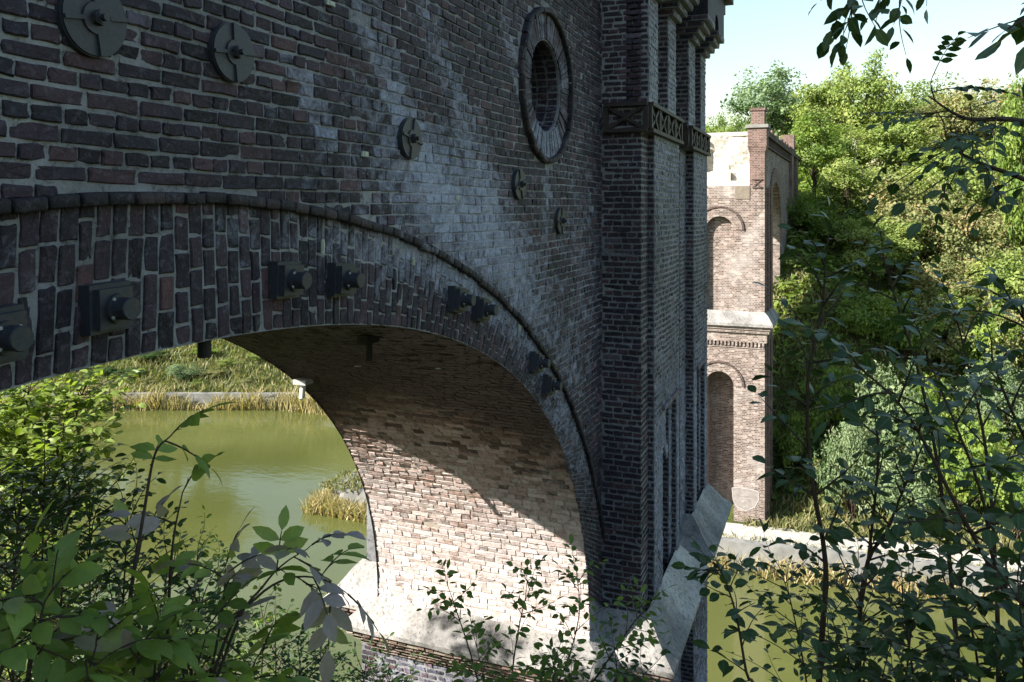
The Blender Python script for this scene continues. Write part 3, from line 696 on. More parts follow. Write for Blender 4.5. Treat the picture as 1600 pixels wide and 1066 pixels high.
# ------------------------------------------------------------------ ruined section across the water
FZ = R(-1.76)
far = empty('ruined_bridge_section', (37.0, 2.76, 0), 'sunlit brick bridge stump with broken white top and a tall arched niche, across the water', 'bridge ruin', rz=FZ)
W = 3.93; CY = W/2
def niche_poly(z0, z1, spring, hw=0.62, y0=0.0, y1=W):
    arc = [(CY - hw*math.cos(t), spring + hw*math.sin(t)) for t in np.linspace(0, math.pi, 17)]
    return [(y0,z0),(CY-hw,z0)] + arc + [(CY+hw,z0),(y1,z0),(y1,z1),(y0,z1)]
b = MB()
b.prism(niche_poly(-14.6, -5.3, -8.0), 0, 1.15, 'yz'); b.box(1.152, 2.4, 0, W, -14.6, -5.3)
b.prism(niche_poly(-4.9, 0.98, -1.0), 0, 0.30, 'yz'); b.box(0.302, 2.4, 0.002, W-0.002, -4.9, 0.98)
b.box(0.02, 2.4, 0.02, W-0.02, -5.3, -4.9)
b.build('pier', M['far'], far)
# red corner strips
b = MB()
for z0, z1 in ((-14.6,-5.62),(-4.6,0.9)): b.box(0.10, 2.3, -0.06, -0.001, z0, z1); b.box(0.35, 0.8, -0.13, -0.061, z0, z1); b.box(1.5, 2.2, -0.13, -0.061, z0, z1)
b.build('corner_strip', M['far_red'], far)
def ring_yz(mb, spring, r0, r1, x0, x1, a0=0.0, a1=math.pi, n_=24):
    t = np.linspace(a0, a1, n_)
    V = [(x, CY + r_*math.cos(k), spring + r_*math.sin(k)) for x in (x0, x1) for r_ in (r0, r1) for k in t]
    F = []
    for i in range(n_-1):
        F += [(i, i+1, n_+i+1, n_+i), (n_+i, n_+i+1, 3*n_+i+1, 3*n_+i), (i+1, i, 2*n_+i, 2*n_+i+1), (2*n_+i, 3*n_+i, 3*n_+i+1, 2*n_+i+1)]
    mb.add(V, F)
for spring in (-8.0, -1.0):
    b = MB(); ring_yz(b, spring, 0.622, 1.0, -0.02, 0.0); o = b.build('niche_arch', M['far'], far)
    b = MB(); ring_yz(b, spring, 1.02, 1.10, -0.07, 0.0); b.build('hood_moulding', M['far_dark'], o)
# collar with dentils
b = MB(); k = []
for o, z in ((0.0,-4.62),(0.16,-4.78),(0.38,-5.12),(0.38,-5.25),(0.30,-5.26)):
    k += [(-o,-o,z),(2.4+o,-o,z),(2.4+o,W+o,z),(-o,W+o,z)]
b.add(k, [(i*4+j, (i+1)*4+j, (i+1)*4+(j+1)%4, i*4+(j+1)%4) for i in range(4) for j in range(4)]); co = b.build('weathering_cap', M['stone'], far)
b = MB(); b.box(-0.26, 2.6, -0.26, W+0.26, -5.40, -5.262); b.box(-0.20, 2.6, -0.20, W+0.20, -5.55, -5.402); b.box(-0.10, 2.5, -0.10, W+0.10, -5.98, -5.552); b.build('corbel_course', M['far'], co)
b = MB()
for i in range(24): b.box(-0.10, 0.0, 0.02+i*0.164, 0.11+i*0.164, -6.16, -5.984)
b.box(-0.04, -0.001, 0.0, W, -6.26, -6.162); b.build('dentil_course', M['far'], co)
# broken crown between the corner turrets
b = MB(); r9 = np.random.default_rng(5)
ys = np.linspace(0.66, 3.27, 22); zs = np.linspace(0.985, 3.35, 20)
Y, Zz = np.meshgrid(ys, zs, indexing='ij')
Xd = 0.34 + 0.30*(Zz > 1.65) + 0.10*np.sin(Y*4)*np.sin(Zz*3) + r9.normal(0, 0.02, Y.shape) + 0.22*((Y > 2.3) & (Zz < 2.7))
Zz = Zz + 0.05*np.sin(Y*5)*(Zz > 2.0); Zz[:, -1] += r9.normal(0, 0.05, len(ys))
ii = np.arange(Y.size).reshape(Y.shape)
b.add(np.stack([Xd, Y, Zz], -1).reshape(-1,3), np.stack([ii[:-1,:-1], ii[:-1,1:], ii[1:,1:], ii[1:,:-1]], -1).reshape(-1,4))
top = ii[:,-1]; Vt = np.stack([Xd[:,-1], ys, Zz[:,-1]], -1); Vb = Vt + np.array([1.8,0,0])
b.add(np.concatenate([Vt, Vb]), [(i, i+1, len(ys)+i+1, len(ys)+i) for i in range(len(ys)-1)])
b.build('broken_core', M['white_rubble'], far)
for q in ((0.05, 0.5, 0.66, 3.27, 0.982, 1.22), (0.16, 0.6, 1.5, 3.27, 1.222, 1.62), (0.62, 0.86, 0.66, 3.27, 3.28, 3.46)):
    b = MB(); b.box(*q); b.build('broken_ledge', M['white_rubble'], far)
b = MB(); b.box(-0.03, 0.0, 0.64, 1.27, 0.40, 0.96); b.build('board', plain('brown_board', (0.13,0.105,0.08), (0.20,0.17,0.135), 8, 0.9), far)
for y0 in (0.0, 3.28):
    b = MB(); b.box(0, 0.7, y0, y0+0.65, 0.985, 2.45)
    for i in range(4): b.box(-0.02*(i+1), 0.7+0.02*(i+1), y0-0.02*(i+1), y0+0.65+0.02*(i+1), 2.452+0.08*i, 2.53+0.08*i)
    b.box(-0.08, 0.78, y0-0.08, y0+0.73, 2.772, 3.55)
    t = b.build('turret', M['far_red'], far)
    b = MB(); b.box(-0.16, 0.86, y0-0.16, y0+0.81, 3.552, 3.70); b.build('cap_slab', M['concrete'], t)
    b = MB(); b.box(0.02, 0.68, y0+0.02, y0+0.60, 3.702, 4.32); b.box(-0.02, 0.72, y0-0.02, y0+0.64, 4.322, 4.45); b.build('chimney_block', M['far_red'], t)
    b = MB()
    for s in (-1, 1): b.bar((-0.02,y0+0.32-s*0.17,0.93), (-0.02,y0+0.32+s*0.17,1.25), 0.05, 0.04, up=(1,0,0))
    b.bar((-0.025,y0+0.10,1.27), (-0.025,y0+0.54,1.27), 0.05, 0.05); b.bar((-0.025,y0+0.10,0.91), (-0.025,y0+0.54,0.91), 0.05, 0.05)
    b.build('cross_panel', M['far_dark'], t)
# side arch
b = MB()
arc = [(7.3 - 3.0*math.cos(t), -1.75 + 3.1*math.sin(t)) for t in np.linspace(0, math.pi, 25)]
b.prism([(2.4,-14.5),(4.3,-14.5)] + arc + [(10.3,-14.5),(24,-14.5),(24,3.35),(2.4,3.35)], 0.28, 3.65); b.build('arch_wall', M['far'], far)
b = MB(); t = np.linspace(0, math.pi, 24); c0 = [(7.3 - 3.02*math.cos(k), -1.75 + 3.12*math.sin(k)) for k in t]; c1 = [(7.3 - 3.7*math.cos(k), -1.75 + 3.85*math.sin(k)) for k in t]
V = [(x, y, z) for y in (0.20, 0.279) for cc in (c0, c1) for x, z in cc]; n_ = 24; F = []
for i in range(n_-1): F += [(i, i+1, n_+i+1, n_+i), (n_+i, n_+i+1, 3*n_+i+1, 3*n_+i), (i+1, i, 2*n_+i, 2*n_+i+1)]
b.add(V, F); b.build('side_arch_ring', M['far_red'], far)
b = MB(); b.box(2.2, 24, 0.06, 3.87, 3.352, 3.62); b.box(2.2, 24, 0.17, 3.76, 2.9, 3.0)
for i in range(60): b.box(2.6+i*0.35, 2.75+i*0.35, 0.17, 0.279, 3.0, 3.348)
b.build('cornice', M['far_dark'], far)
b = MB()
for i in range(18):
    h_ = 3.95 + 0.25*r9.random(); b.box(3.2+i*0.95, 3.2+i*0.95+0.94, 0.45, 0.75, 3.622, h_)
b.box(19.6, 20.5, 0.2, 1.0, 3.622, 4.9); b.build('parapet', M['far_red'], far)
b = MB(); b.box(16.5, 18.2, 0.10, 0.279, -8, 3.348); b.box(20.5, 22.0, 0.10, 0.279, -8, 3.348); b.build('pilaster', M['far_red'], far)
# spray painted outline low on the pier
pc = (0.86, -13.0); po = [(-0.55,0.42),(-0.3,0.48),(0.35,0.47),(0.58,0.40),(0.60,0.05),(0.42,-0.30),(0.05,-0.52),(-0.35,-0.40),(-0.50,-0.1)]
b = MB(); b.add([(-0.004, pc[0]-x, pc[1]+z) for x, z in po], [list(range(len(po)))]); g_ = b.build('graffiti', M['paint_grey'], far)
b = MB()
for (x0, z0), (x1, z1) in zip(po, po[1:]+po[:1]): b.bar((-0.011, pc[0]-x0, pc[1]+z0), (-0.011, pc[0]-x1, pc[1]+z1), 0.032, 0.006, up=(1,0,0))
for z_, l_ in ((0.16,0.3),(0.02,0.42),(-0.1,0.2)): b.bar((-0.011, pc[0]+l_*0.6, pc[1]+z_), (-0.011, pc[0]-l_*0.5, pc[1]+z_+0.03), 0.02, 0.006, up=(1,0,0))
b.build('outline', M['paint_white'], g_)

# ------------------------------------------------------------------ vegetation
def unit(v): return v/(np.linalg.norm(v, axis=-1, keepdims=True)+1e-9)
def leaf_cards(mb, P, out, size, r, aspect=0.55, up=0.5, tint=None):
    """many flat four-cornered leaf sprays for crowns a long way off"""
    k = len(P); n_ = unit(r.normal(0,0.6,(k,3)) + out*0.7 + np.array([0,0,up])); d = unit(np.cross(n_, r.normal(0,1,(k,3)))); e = np.cross(n_, d)
    L = size*r.uniform(0.6,1.4,(k,1)); Wd = L*aspect
    V = np.stack([P - d*L*0.5, P + e*Wd*0.5 - n_*L*0.06, P + d*L*0.5, P - e*Wd*0.5 - n_*L*0.06], 1).reshape(-1,3)
    t = r.random(k) if tint is None else tint
    mb.add(V, np.arange(4*k).reshape(-1,4), np.repeat(t, 4))

def crown_points(r, c, rad, nclump, per, shell=0.45):
    c = np.array(c); rad = np.array(rad); pts, outs, tints, cl = [], [], [], []
    for i in range(nclump):
        d = unit(r.normal(0,1,3)); d[2] = d[2]*0.9+0.12; rr_ = r.uniform(shell, 1.0)
        cc = c + d*rad*rr_*(0.86+0.28*r.random()); cr = rad.mean()*r.uniform(0.16, 0.36)
        m = int(per*r.uniform(0.5,1.5)*(cr/rad.mean()/0.26)**1.6)+4
        q = unit(r.normal(0,1,(m,3)))*(r.random((m,1))**0.45)*cr*np.array([1.1,1.1,0.75])
        pts.append(cc+q); outs.append(unit(unit(q)*0.8+d)); tints.append(np.clip(r.normal(0.5+0.22*r.normal(), 0.2, m), 0, 1)); cl.append(cc)
    return np.concatenate(pts), np.concatenate(outs), np.concatenate(tints), np.array(cl)

def curve(pts, n_=12):
    """smooth polyline through pts (Catmull-Rom)"""
    P = np.array(pts, float)
    if len(P) < 3: return np.linspace(P[0], P[-1], n_)
    Q = np.concatenate([[2*P[0]-P[1]], P, [2*P[-1]-P[-2]]]); out = []
    seg = max(2, int(math.ceil(n_/(len(P)-1))))
    for i in range(len(P)-1):
        p0, p1, p2, p3 = Q[i:i+4]
        for t in np.linspace(0, 1, seg, endpoint=False):
            out.append(0.5*((2*p1)+(-p0+p2)*t+(2*p0-5*p1+4*p2-p3)*t*t+(-p0+3*p1-3*p2+p3)*t**3))
    out.append(P[-1]); return np.array(out)

def tree_proto(seed, leaf, nclump=70, per=75, cz=0.64, rx=0.30, rz=0.36, size=0.030, shell=0.4, aspect=0.55):
    """crown and trunk of a tree one unit high"""
    r = np.random.default_rng(seed)
    P, O, T, C = crown_points(r, (0,0,cz), (rx,rx,rz), nclump, per, shell)
    b = MB(); leaf_cards(b, P, O, size, r, tint=T, aspect=aspect)
    crown = ('crown', b, leaf)
    b = MB(); tr = curve([(0,0,-0.06),(0.01*r.normal(),0.01*r.normal(),cz*0.5),(0.03*r.normal(),0.03*r.normal(),cz*1.2)], 10)
    b.tube(tr, np.linspace(0.022, 0.005, len(tr)), 7)
    for c in C[::4]:
        a = tr[int(r.integers(3, len(tr)-2))]; m_ = (a+c)/2 + np.array([0,0,-0.03]); l_ = curve([a, m_, c], 6); b.tube(l_, np.linspace(0.009, 0.002, len(l_)), 5)
    return [crown, ('trunk', b, 'bark')]
def shrub_proto(seed, leaf, nclump=45, per=70, size=0.055, rx=0.55, aspect=0.55):
    r = np.random.default_rng(seed)
    P, O, T, C = crown_points(r, (0,0,0.46), (rx,rx,0.50), nclump, per, 0.3); ok = P[:,2] > -0.1
    b = MB(); leaf_cards(b, P[ok], O[ok], size, r, tint=T[ok], aspect=aspect); s = MB()
    for c in C[::4]:
        l_ = curve([(0.05*r.normal(),0.05*r.normal(),-0.15), (c[0]*0.4, c[1]*0.4, c[2]*0.5), c], 6); s.tube(l_, np.linspace(0.012,0.003,len(l_)), 5)
    return [('foliage', b, leaf), ('stem', s, 'bark')]
PROTO = {}
def place(kind, name, loc, sx, sz, rz, label, cat, group=None):
    """first use builds the meshes of a kind, later ones copy its objects"""
    root = empty(name, loc, label, cat, group, rz); root.scale = (sx, sx, sz)
    if kind not in PROTO:
        fn, kw = KINDS[kind]; PROTO[kind] = [mb.build(nm, M[mt], root) for nm, mb, mt in fn(**kw)]
    else:
        for o in PROTO[kind]:
            c = o.copy(); link(c); c.parent = root
    return root
KINDS = {
 'blue': (tree_proto, dict(seed=11, leaf='leaf_blue', nclump=80, per=75, shell=0.35, size=0.028)),
 'yellow': (tree_proto, dict(seed=12, leaf='leaf_yellow', nclump=90, per=80, rx=0.31, size=0.026)),
 'yellow_b': (tree_proto, dict(seed=17, leaf='leaf_yellow', nclump=80, per=80, rx=0.34, size=0.03)),
 'olive': (tree_proto, dict(seed=13, leaf='leaf_olive', nclump=95, per=85, rx=0.36, cz=0.58, rz=0.40, size=0.027)),
 'olive_b': (tree_proto, dict(seed=18, leaf='leaf_olive', nclump=90, per=85, rx=0.40, cz=0.55, rz=0.42, size=0.03)),
 'green': (tree_proto, dict(seed=14, leaf='leaf_bright', nclump=85, per=75, rx=0.32, size=0.03)),
 'willow': (shrub_proto, dict(seed=15, leaf='leaf_willow', nclump=60, per=85, size=0.045, aspect=0.4)),
 'bush_bright': (shrub_proto, dict(seed=16, leaf='leaf_bright', nclump=55, per=75, size=0.05)),
 'bush_yellow': (shrub_proto, dict(seed=19, leaf='leaf_yellow', nclump=55, per=75, size=0.05)),
 'bush_olive': (shrub_proto, dict(seed=20, leaf='leaf_olive', nclump=55, per=80, size=0.05)),
 'bush_dark': (shrub_proto, dict(seed=22, leaf='leaf_dark', nclump=55, per=75, size=0.055)),
}
def put_tree(kind, px, top, wpx, Z, name, label, cat, group=None):
    p = at(px, top, Z); g = gh(p); Ht = max(2.5, p[2]-g); rxu = KINDS[kind][1].get('rx', 0.30)
    wid = wpx/FPX*Z/2/(rxu*1.12)
    return place(kind, name, (p[0], p[1], g-0.1), wid, Ht/1.03, rng.uniform(0, 6.28), label, cat, group)
def put_shrub(kind, px, base, top, wpx, Z, name, label, cat, group=None):
    p = at(px, base, Z); g = gh(p); zt = at(px, top, Z)[2]; Ht = max(0.6, zt-g)
    return place(kind, name, (p[0], p[1], g-0.05), wpx/FPX*Z/1.25, Ht/1.05, rng.uniform(0, 6.28), label, cat, group)

GW = 'trees of the wood on the far hillside'
put_tree('blue', 1200, 92, 130, 74, 'broadleaf_tree', 'blue green airy tree against the sky behind the turret of the ruined section', 'tree')
put_tree('yellow', 1290, 105, 120, 70, 'broadleaf_tree', 'pale yellow green tree between the blue green tree and the tallest tree of the wood', 'tree')
put_tree('yellow_b', 1352, 78, 120, 66, 'broadleaf_tree', 'tallest yellow green tree on the skyline of the far hill', 'tree')
put_tree('green', 1272, 178, 110, 58, 'broadleaf_tree', 'bright yellow green tree just right of the ruined section turret', 'tree')
put_tree('yellow', 1322, 235, 110, 52, 'broadleaf_tree', 'bright yellow green small tree above the shaded slope beside the ruined section', 'tree')
for px, top, w, Z, k in ((1405,165,140,60,'yellow'),(1465,150,130,66,'olive'),(1535,105,170,64,'olive_b'),(1440,255,170,48,'olive'),(1520,300,150,46,'olive_b'),
                         (1585,230,130,52,'olive'),(1430,120,120,76,'yellow_b'),(1500,205,140,56,'yellow'),(1640,150,160,60,'olive_b'),(1690,250,170,50,'olive'),(1385,140,110,80,'yellow'),(1330,190,120,62,'yellow_b'),(1375,245,130,54,'yellow'),(1425,190,120,70,'olive'),(1480,235,130,52,'yellow_b'),(1560,180,140,70,'yellow'),(1590,120,140,76,'olive'),(1490,130,120,84,'yellow'),(1390,320,120,47,'yellow'),(1480,390,130,44,'olive'),(1580,380,140,42,'yellow_b'),(1250,140,100,84,'yellow_b'),(1300,150,110,84,'olive')):
    put_tree(k, px, top, w, Z, 'broadleaf_tree', 'olive or yellow green tree in the dense sunlit wood on the right hill', 'tree', GW)
put_tree('green', 1600, 125, 100, 44, 'broadleaf_tree', 'bright lime green tree at the right edge in front of the olive trees', 'tree')
for px, top, w, Z in ((1118,178,60,68),(1150,182,60,66),(1085,175,70,70),(1050,160,90,72),(1172,190,45,64)):
    put_tree('green', px, top, w, Z, 'small_tree', 'low bright green tree in the row behind the broken top of the ruined section', 'tree', 'low trees behind the ruined section')
# trees hidden from here by the bridge, above the left far bank
for px, top, w, Z, k in ((900,120,170,80,'blue'),(320,250,170,78,'yellow_b'),(230,215,190,76,'olive_b'),(140,200,190,76,'yellow'),(50,200,190,74,'green'),(-40,190,190,74,'yellow_b'),(275,190,170,84,'blue'),(180,180,170,86,'yellow')):
    put_tree(k, px, top, w, Z, 'broadleaf_tree', 'leafy tree standing on the hill behind the arch bridge', 'tree', 'trees behind the arch bridge')
# shrubs on the far slope
GS = 'shrubs on the shaded slope beside the ruined section'
put_shrub('willow', 1395, 700, 520, 150, 36, 'shrub', 'large pale grey green willow bush above the path on the right', 'shrub')
put_shrub('willow', 1330, 790, 610, 110, 35.5, 'shrub', 'pale grey green bush just right of the dark slope, close above the path', 'shrub')
put_shrub('willow', 1410, 800, 680, 130, 34.6, 'shrub', 'grey green bush low above the path behind the thin stems', 'shrub')
put_shrub('bush_bright', 1500, 780, 600, 150, 34.5, 'shrub', 'mid green bush beside the path at the right', 'shrub')
put_shrub('willow', 1560, 640, 525, 140, 38, 'shrub', 'pale bush upslope at the right edge', 'shrub')
put_shrub('bush_bright', 1590, 800, 680, 140, 33.5, 'shrub', 'bright green bush by the path at the right edge of the view', 'shrub')
for px, base, top, w, Z, k in ((1225,440,395,50,46,'bush_yellow'),(1262,470,425,60,46,'bush_bright'),(1238,500,460,46,44.5,'bush_yellow'),(1285,520,475,56,45,'bush_yellow'),(1218,520,490,36,43,'bush_bright'),(1258,560,525,50,43,'bush_yellow')):
    put_shrub(k, px, base, top, w, Z, 'shrub', 'small sunlit yellow green bush on the steep bank right of the ruined section', 'shrub', 'sunlit bushes on the steep bank')
for px, base, top, w, Z, k in ((1255,400,290,80,50,'bush_bright'),(1300,430,310,110,49,'bush_bright'),(1360,470,340,120,47,'bush_yellow'),(1345,560,430,110,42,'bush_bright'),(1410,600,440,130,42,'bush_bright'),(1300,640,540,90,38.5,'bush_bright'),(1245,720,620,80,37.5,'bush_bright'),(1280,760,660,80,36.8,'bush_dark'),(1230,800,720,50,37,'bush_dark'),(1470,560,430,140,42,'bush_olive'),(1530,540,420,150,41,'bush_bright'),(1600,560,420,140,40,'bush_olive'),(1450,660,560,120,37,'bush_bright')):
    put_shrub(k, px, base, top, w, Z, 'shrub', 'dark green bush among the undergrowth of the slope right of the ruined section', 'shrub', GS)
# shrubs seen through the arch
GL = 'bushes on the grassy bank seen through the arch'
put_shrub('willow', 287, 610, 562, 72, 63.5, 'shrub', 'pale grey green bush in the middle of the grassy bank seen under the arch', 'shrub')
put_shrub('bush_dark', 240, 600, 545, 76, 66.5, 'shrub', 'dark bush behind the pale one on the bank seen under the arch', 'shrub')
for px, base, top, w, Z, k in ((205,600,572,60,64,'bush_dark'),(335,605,575,50,64,'bush_olive'),(360,600,568,46,65.5,'bush_yellow'),(318,590,545,60,67,'bush_bright'),(165,600,570,60,64,'bush_dark'),(405,600,566,50,66,'bush_yellow'),(375,580,540,70,70,'bush_dark'),
        (190,590,545,80,68,'bush_dark'),(280,580,530,80,71,'bush_dark'),(130,605,565,60,65,'bush_bright'),(80,600,550,90,66,'bush_dark'),(430,600,560,50,68,'bush_bright'),(232,606,590,34,62.8,'bush_olive'),(310,608,592,30,62.6,'bush_yellow'),(385,606,588,36,62.8,'bush_olive'),(175,608,590,34,62.6,'bush_olive')):
    put_shrub(k, px, base, top, w, Z, 'shrub', 'small bush on the grassy far bank seen under the arch', 'shrub', GL)

# ---- ground cover
def blades(mb, P, hgt, wid, r, lean=0.35):
    k = len(P); a = r.uniform(0, 2*math.pi, k); d = np.stack([np.cos(a), np.sin(a), 0*a], -1); h_ = hgt*r.uniform(0.4,1.3,(k,1))
    le = r.normal(0, lean, (k,2)); tip = P + np.concatenate([le*h_, h_], 1); mid = P + np.concatenate([le*h_*0.35, h_*0.6], 1)
    V = np.stack([P - d*wid/2, P + d*wid/2, mid + d*wid*0.4, tip, mid - d*wid*0.4], 1).reshape(-1,3)
    i = np.arange(k)[:,None]*5
    mb.add(V, [np.concatenate([i+0, i+1, i+2, i+4], 1), np.concatenate([i+4, i+2, i+3], 1)], np.repeat(np.clip(r.normal(0.5,0.25,k),0,1), 5))
r = np.random.default_rng(31)
def bank_pts(n0, n1, d0, d1, k):
    n_ = r.uniform(n0, n1, k); s_ = shore(n_) + r.uniform(d0, d1, k); return np.stack([s_, n_, ground_h(s_, n_)-0.03], -1)
b = MB(); P = bank_pts(-12, 23, -0.75, 0.10, 3800); P[:,2] = np.maximum(P[:,2], WATER-0.05); ok = np.sin(P[:,1]*1.3)+np.sin(P[:,1]*3.1+1)+r.normal(0,0.6,len(P)) > -0.7; P = P[ok]; P[:,2] = WATER-0.03
blades(b, P, 0.8, 0.05, r, 0.42)
P = bank_pts(25.5, 80, -0.9, 0.35, 6500); P[:,2] = WATER-0.03; hh_ = 1.15 + 0.55*np.sin(P[:,1]*0.9)*np.sin(P[:,1]*0.37+1) + 0.3*np.sin(P[:,1]*2.7); blades(b, P, hh_[:,None], 0.07, r, 0.4)
P = np.stack([r.uniform(33.2,36.0,2200), 23.6+r.uniform(-1.6,0.7,2200), np.full(2200, WATER-0.03)], -1); blades(b, P, 0.72, 0.06, r, 0.45)
P = np.stack([r.uniform(32.7,33.7,1600), r.uniform(19,24.2,1600), np.full(1600, WATER-0.03)], -1); blades(b, P, 0.62, 0.06, r, 0.45)
tag(b.build('reeds', M['reed']), 'straw coloured reeds and dry grass fringing the water at the far bank', 'reeds', kind='stuff')
b = MB(); P = bank_pts(26, 85, 1.0, 22, 42000); blades(b, P, 0.55, 0.10, r, 0.5); P = bank_pts(26, 85, 0.3, 1.3, 2600); P[:,2] = -13.98; P = P[np.sin(P[:,1]*0.8)+np.sin(P[:,1]*2.3)+r.normal(0,0.5,len(P)) > -0.2]; blades(b, P, 0.45, 0.09, r, 0.5)
tag(b.build('bank_grass', M['weed']), 'rough dry grass covering the far bank seen through the arch', 'grass', kind='stuff')
b = MB(); P = bank_pts(-24, 3.6, 2.0, 14, 30000); blades(b, P, 0.40, 0.08, r, 0.5); P = bank_pts(-30, 23, 0.3, 0.9, 1500); blades(b, P, 0.30, 0.05, r, 0.5)
P = np.stack([r.uniform(33.5,36.2,900), r.uniform(21.5,23.9,900), np.full(900, -13.97)], -1); blades(b, P, 0.2, 0.06, r, 0.6)
tag(b.build('slope_weeds', M['weed']), 'green weeds and grass on the slope above the path right of the ruined pier', 'weeds', kind='stuff')
b = MB(); P = np.concatenate([bank_pts(-34, 22, 4, 48, 60000), bank_pts(-40, 30, 40, 110, 26000)]); P[:,2] += r.gamma(2.0, 0.16, len(P)); leaf_cards(b, P, np.tile([0,0,1.0],(len(P),1)), 0.42, r)
tag(b.build('undergrowth', M['leaf_bright']), 'low leafy undergrowth covering the far hillside between the trees', 'undergrowth', kind='stuff')

# ---- near leaves
LT = np.array([0, .22, .48, .75, 1.0]); LW = np.array([0, .78, 1.0, .66, 0])
def leaves(mb, B, Dv, Nv, L, Wd, tint, r, fold=0.18, droop=0.18):
    """ovate leaves with a folded midrib: base, direction, face normal"""
    k = len(B); Dv = unit(Dv); Sv = unit(np.cross(Dv, Nv)); Nv = np.cross(Sv, Dv); L = np.broadcast_to(L, (k,))[:,None]; Wd = np.broadcast_to(Wd, (k,))[:,None]
    dr = droop*r.uniform(0.3,1.8,(k,1)); fo = fold*r.uniform(0.2,1.6,(k,1)); tw = r.normal(0,0.12,(k,1)); V = []
    for t in LT: V.append(B + Dv*L*t - Nv*L*dr*t*t)
    for s in (1,-1):
        for t, w in zip(LT[1:4], LW[1:4]): V.append(B + Dv*L*(t+0.02) - Nv*L*dr*t*t + s*Sv*Wd*0.5*w + Nv*Wd*(fo*w*0.5 + s*tw*t))
    V = np.stack(V, 1).reshape(-1,3); i = np.arange(k)[:,None]*11
    q = [(1,5,6,2),(2,6,7,3),(2,9,8,1),(3,10,9,2)]; t3 = [(0,5,1),(3,7,4),(0,1,8),(3,4,10)]
    mb.add(V, [np.concatenate([i+np.array(x)[None] for x in q]), np.concatenate([i+np.array(x)[None] for x in t3])], np.repeat(np.broadcast_to(tint,(k,)), 11), np.tile([1,1,1,1,1,0,0,0,0,0,0.0], k), 0, True)

def frame(d, upv=np.array([0,0,1.0])):
    d = unit(np.asarray(d, float)); s = np.cross(d, upv)
    if np.linalg.norm(s) < 1e-3: s = np.array([1.0,0,0])
    s = unit(s); return d, s, np.cross(s, d)

def compound(lf, st, base, d, r, Lr, pairs, LL, WW, tint, gap0=0.3):
    """pinnate leaf: a drooping rachis with opposite leaflets and one at the end"""
    d, s, n_ = frame(d); n_ = unit(n_ + r.normal(0,0.25,3)); s = np.cross(d, n_)
    ts = np.linspace(0, 1, 6); sag = 0.25*r.uniform(0.5,1.5)
    P = base + d*Lr*ts[:,None] - np.array([0,0,1.0])*Lr*sag*(ts**2)[:,None]
    st.tube(P, np.linspace(0.0022,0.0012,6)*max(1, LL/0.06)**0.5, 4, False)
    B, Dd = [], []
    for i in range(pairs):
        t = gap0 + (0.97-gap0)*i/max(1,pairs-0.0); p = base + d*Lr*t - np.array([0,0,1.0])*Lr*sag*t*t
        for sg in (1,-1): B.append(p); Dd.append(unit(d*r.uniform(0.4,0.8) + sg*s*1.0 - np.array([0,0,0.15+sag*t])))
    B.append(P[-1]); Dd.append(unit(P[-1]-P[-2]))
    k = len(B); leaves(lf, np.array(B), np.array(Dd), n_ + r.normal(0,0.18,(k,3)), LL*r.uniform(0.75,1.15,k), WW*r.uniform(0.8,1.15,k), np.clip(tint + r.normal(0,0.05,k),0,1), r)

def twig(lf, st, base, d, r, Lt, nl, LL, WW, tint0, rad=0.004, kind='simple', sag=0.15, tj=0.15, pairs=4):
    d = unit(d); ts = np.linspace(0,1,7); side = unit(np.cross(d, r.normal(0,1,3)))
    P = base + d*Lt*ts[:,None] + side*(0.12*Lt*np.sin(ts*2.5))[:,None] - np.array([0,0,1.0])*(sag*Lt*ts**2)[:,None]
    st.tube(P, np.linspace(rad, 0.0012, 7), 5, False)
    if kind == 'simple':
        tt_ = np.linspace(0.15, 1.0, nl); i0 = np.clip((tt_*6).astype(int), 0, 5); fr = tt_*6-i0; B = P[i0]*(1-fr[:,None]) + P[i0+1]*fr[:,None]
        T = unit(P[i0+1]-P[i0]); sg = np.where(np.arange(nl) % 2 == 0, 1.0, -1.0)[:,None]; S_ = unit(np.cross(T, np.array([0,0,1.0]))+1e-6)
        Dv = unit(T*0.6 + S_*sg*0.9 + r.normal(0,0.28,(nl,3)) - np.array([0,0,0.25])); Dv[-1] = T[-1]
        leaves(lf, B + Dv*0.012, Dv, np.array([0,0,1.0]) + r.normal(0,0.38,(nl,3)), LL*r.uniform(0.6,1.2,nl), WW*r.uniform(0.7,1.2,nl), np.clip(tint0 + r.normal(0,tj,nl),0,1), r)
    else:
        for j, t in enumerate(np.linspace(0.3, 1.0, nl)):
            i = min(5, int(t*6)); p = P[i]*(1-(t*6-i)) + P[i+1]*(t*6-i); T = unit(P[i+1]-P[i]); S_ = unit(np.cross(T, np.array([0,0,1.0]))+1e-6)
            dd = unit(T*0.5 + S_*(1 if j % 2 else -1)*0.9 + r.normal(0,0.25,3)) if j < nl-1 else T
            compound(lf, st, p, dd, r, LL*(pairs*(0.95 if pairs > 3 else 0.42)+0.6), pairs, LL, WW, float(np.clip(tint0+r.normal(0,tj),0,1)))

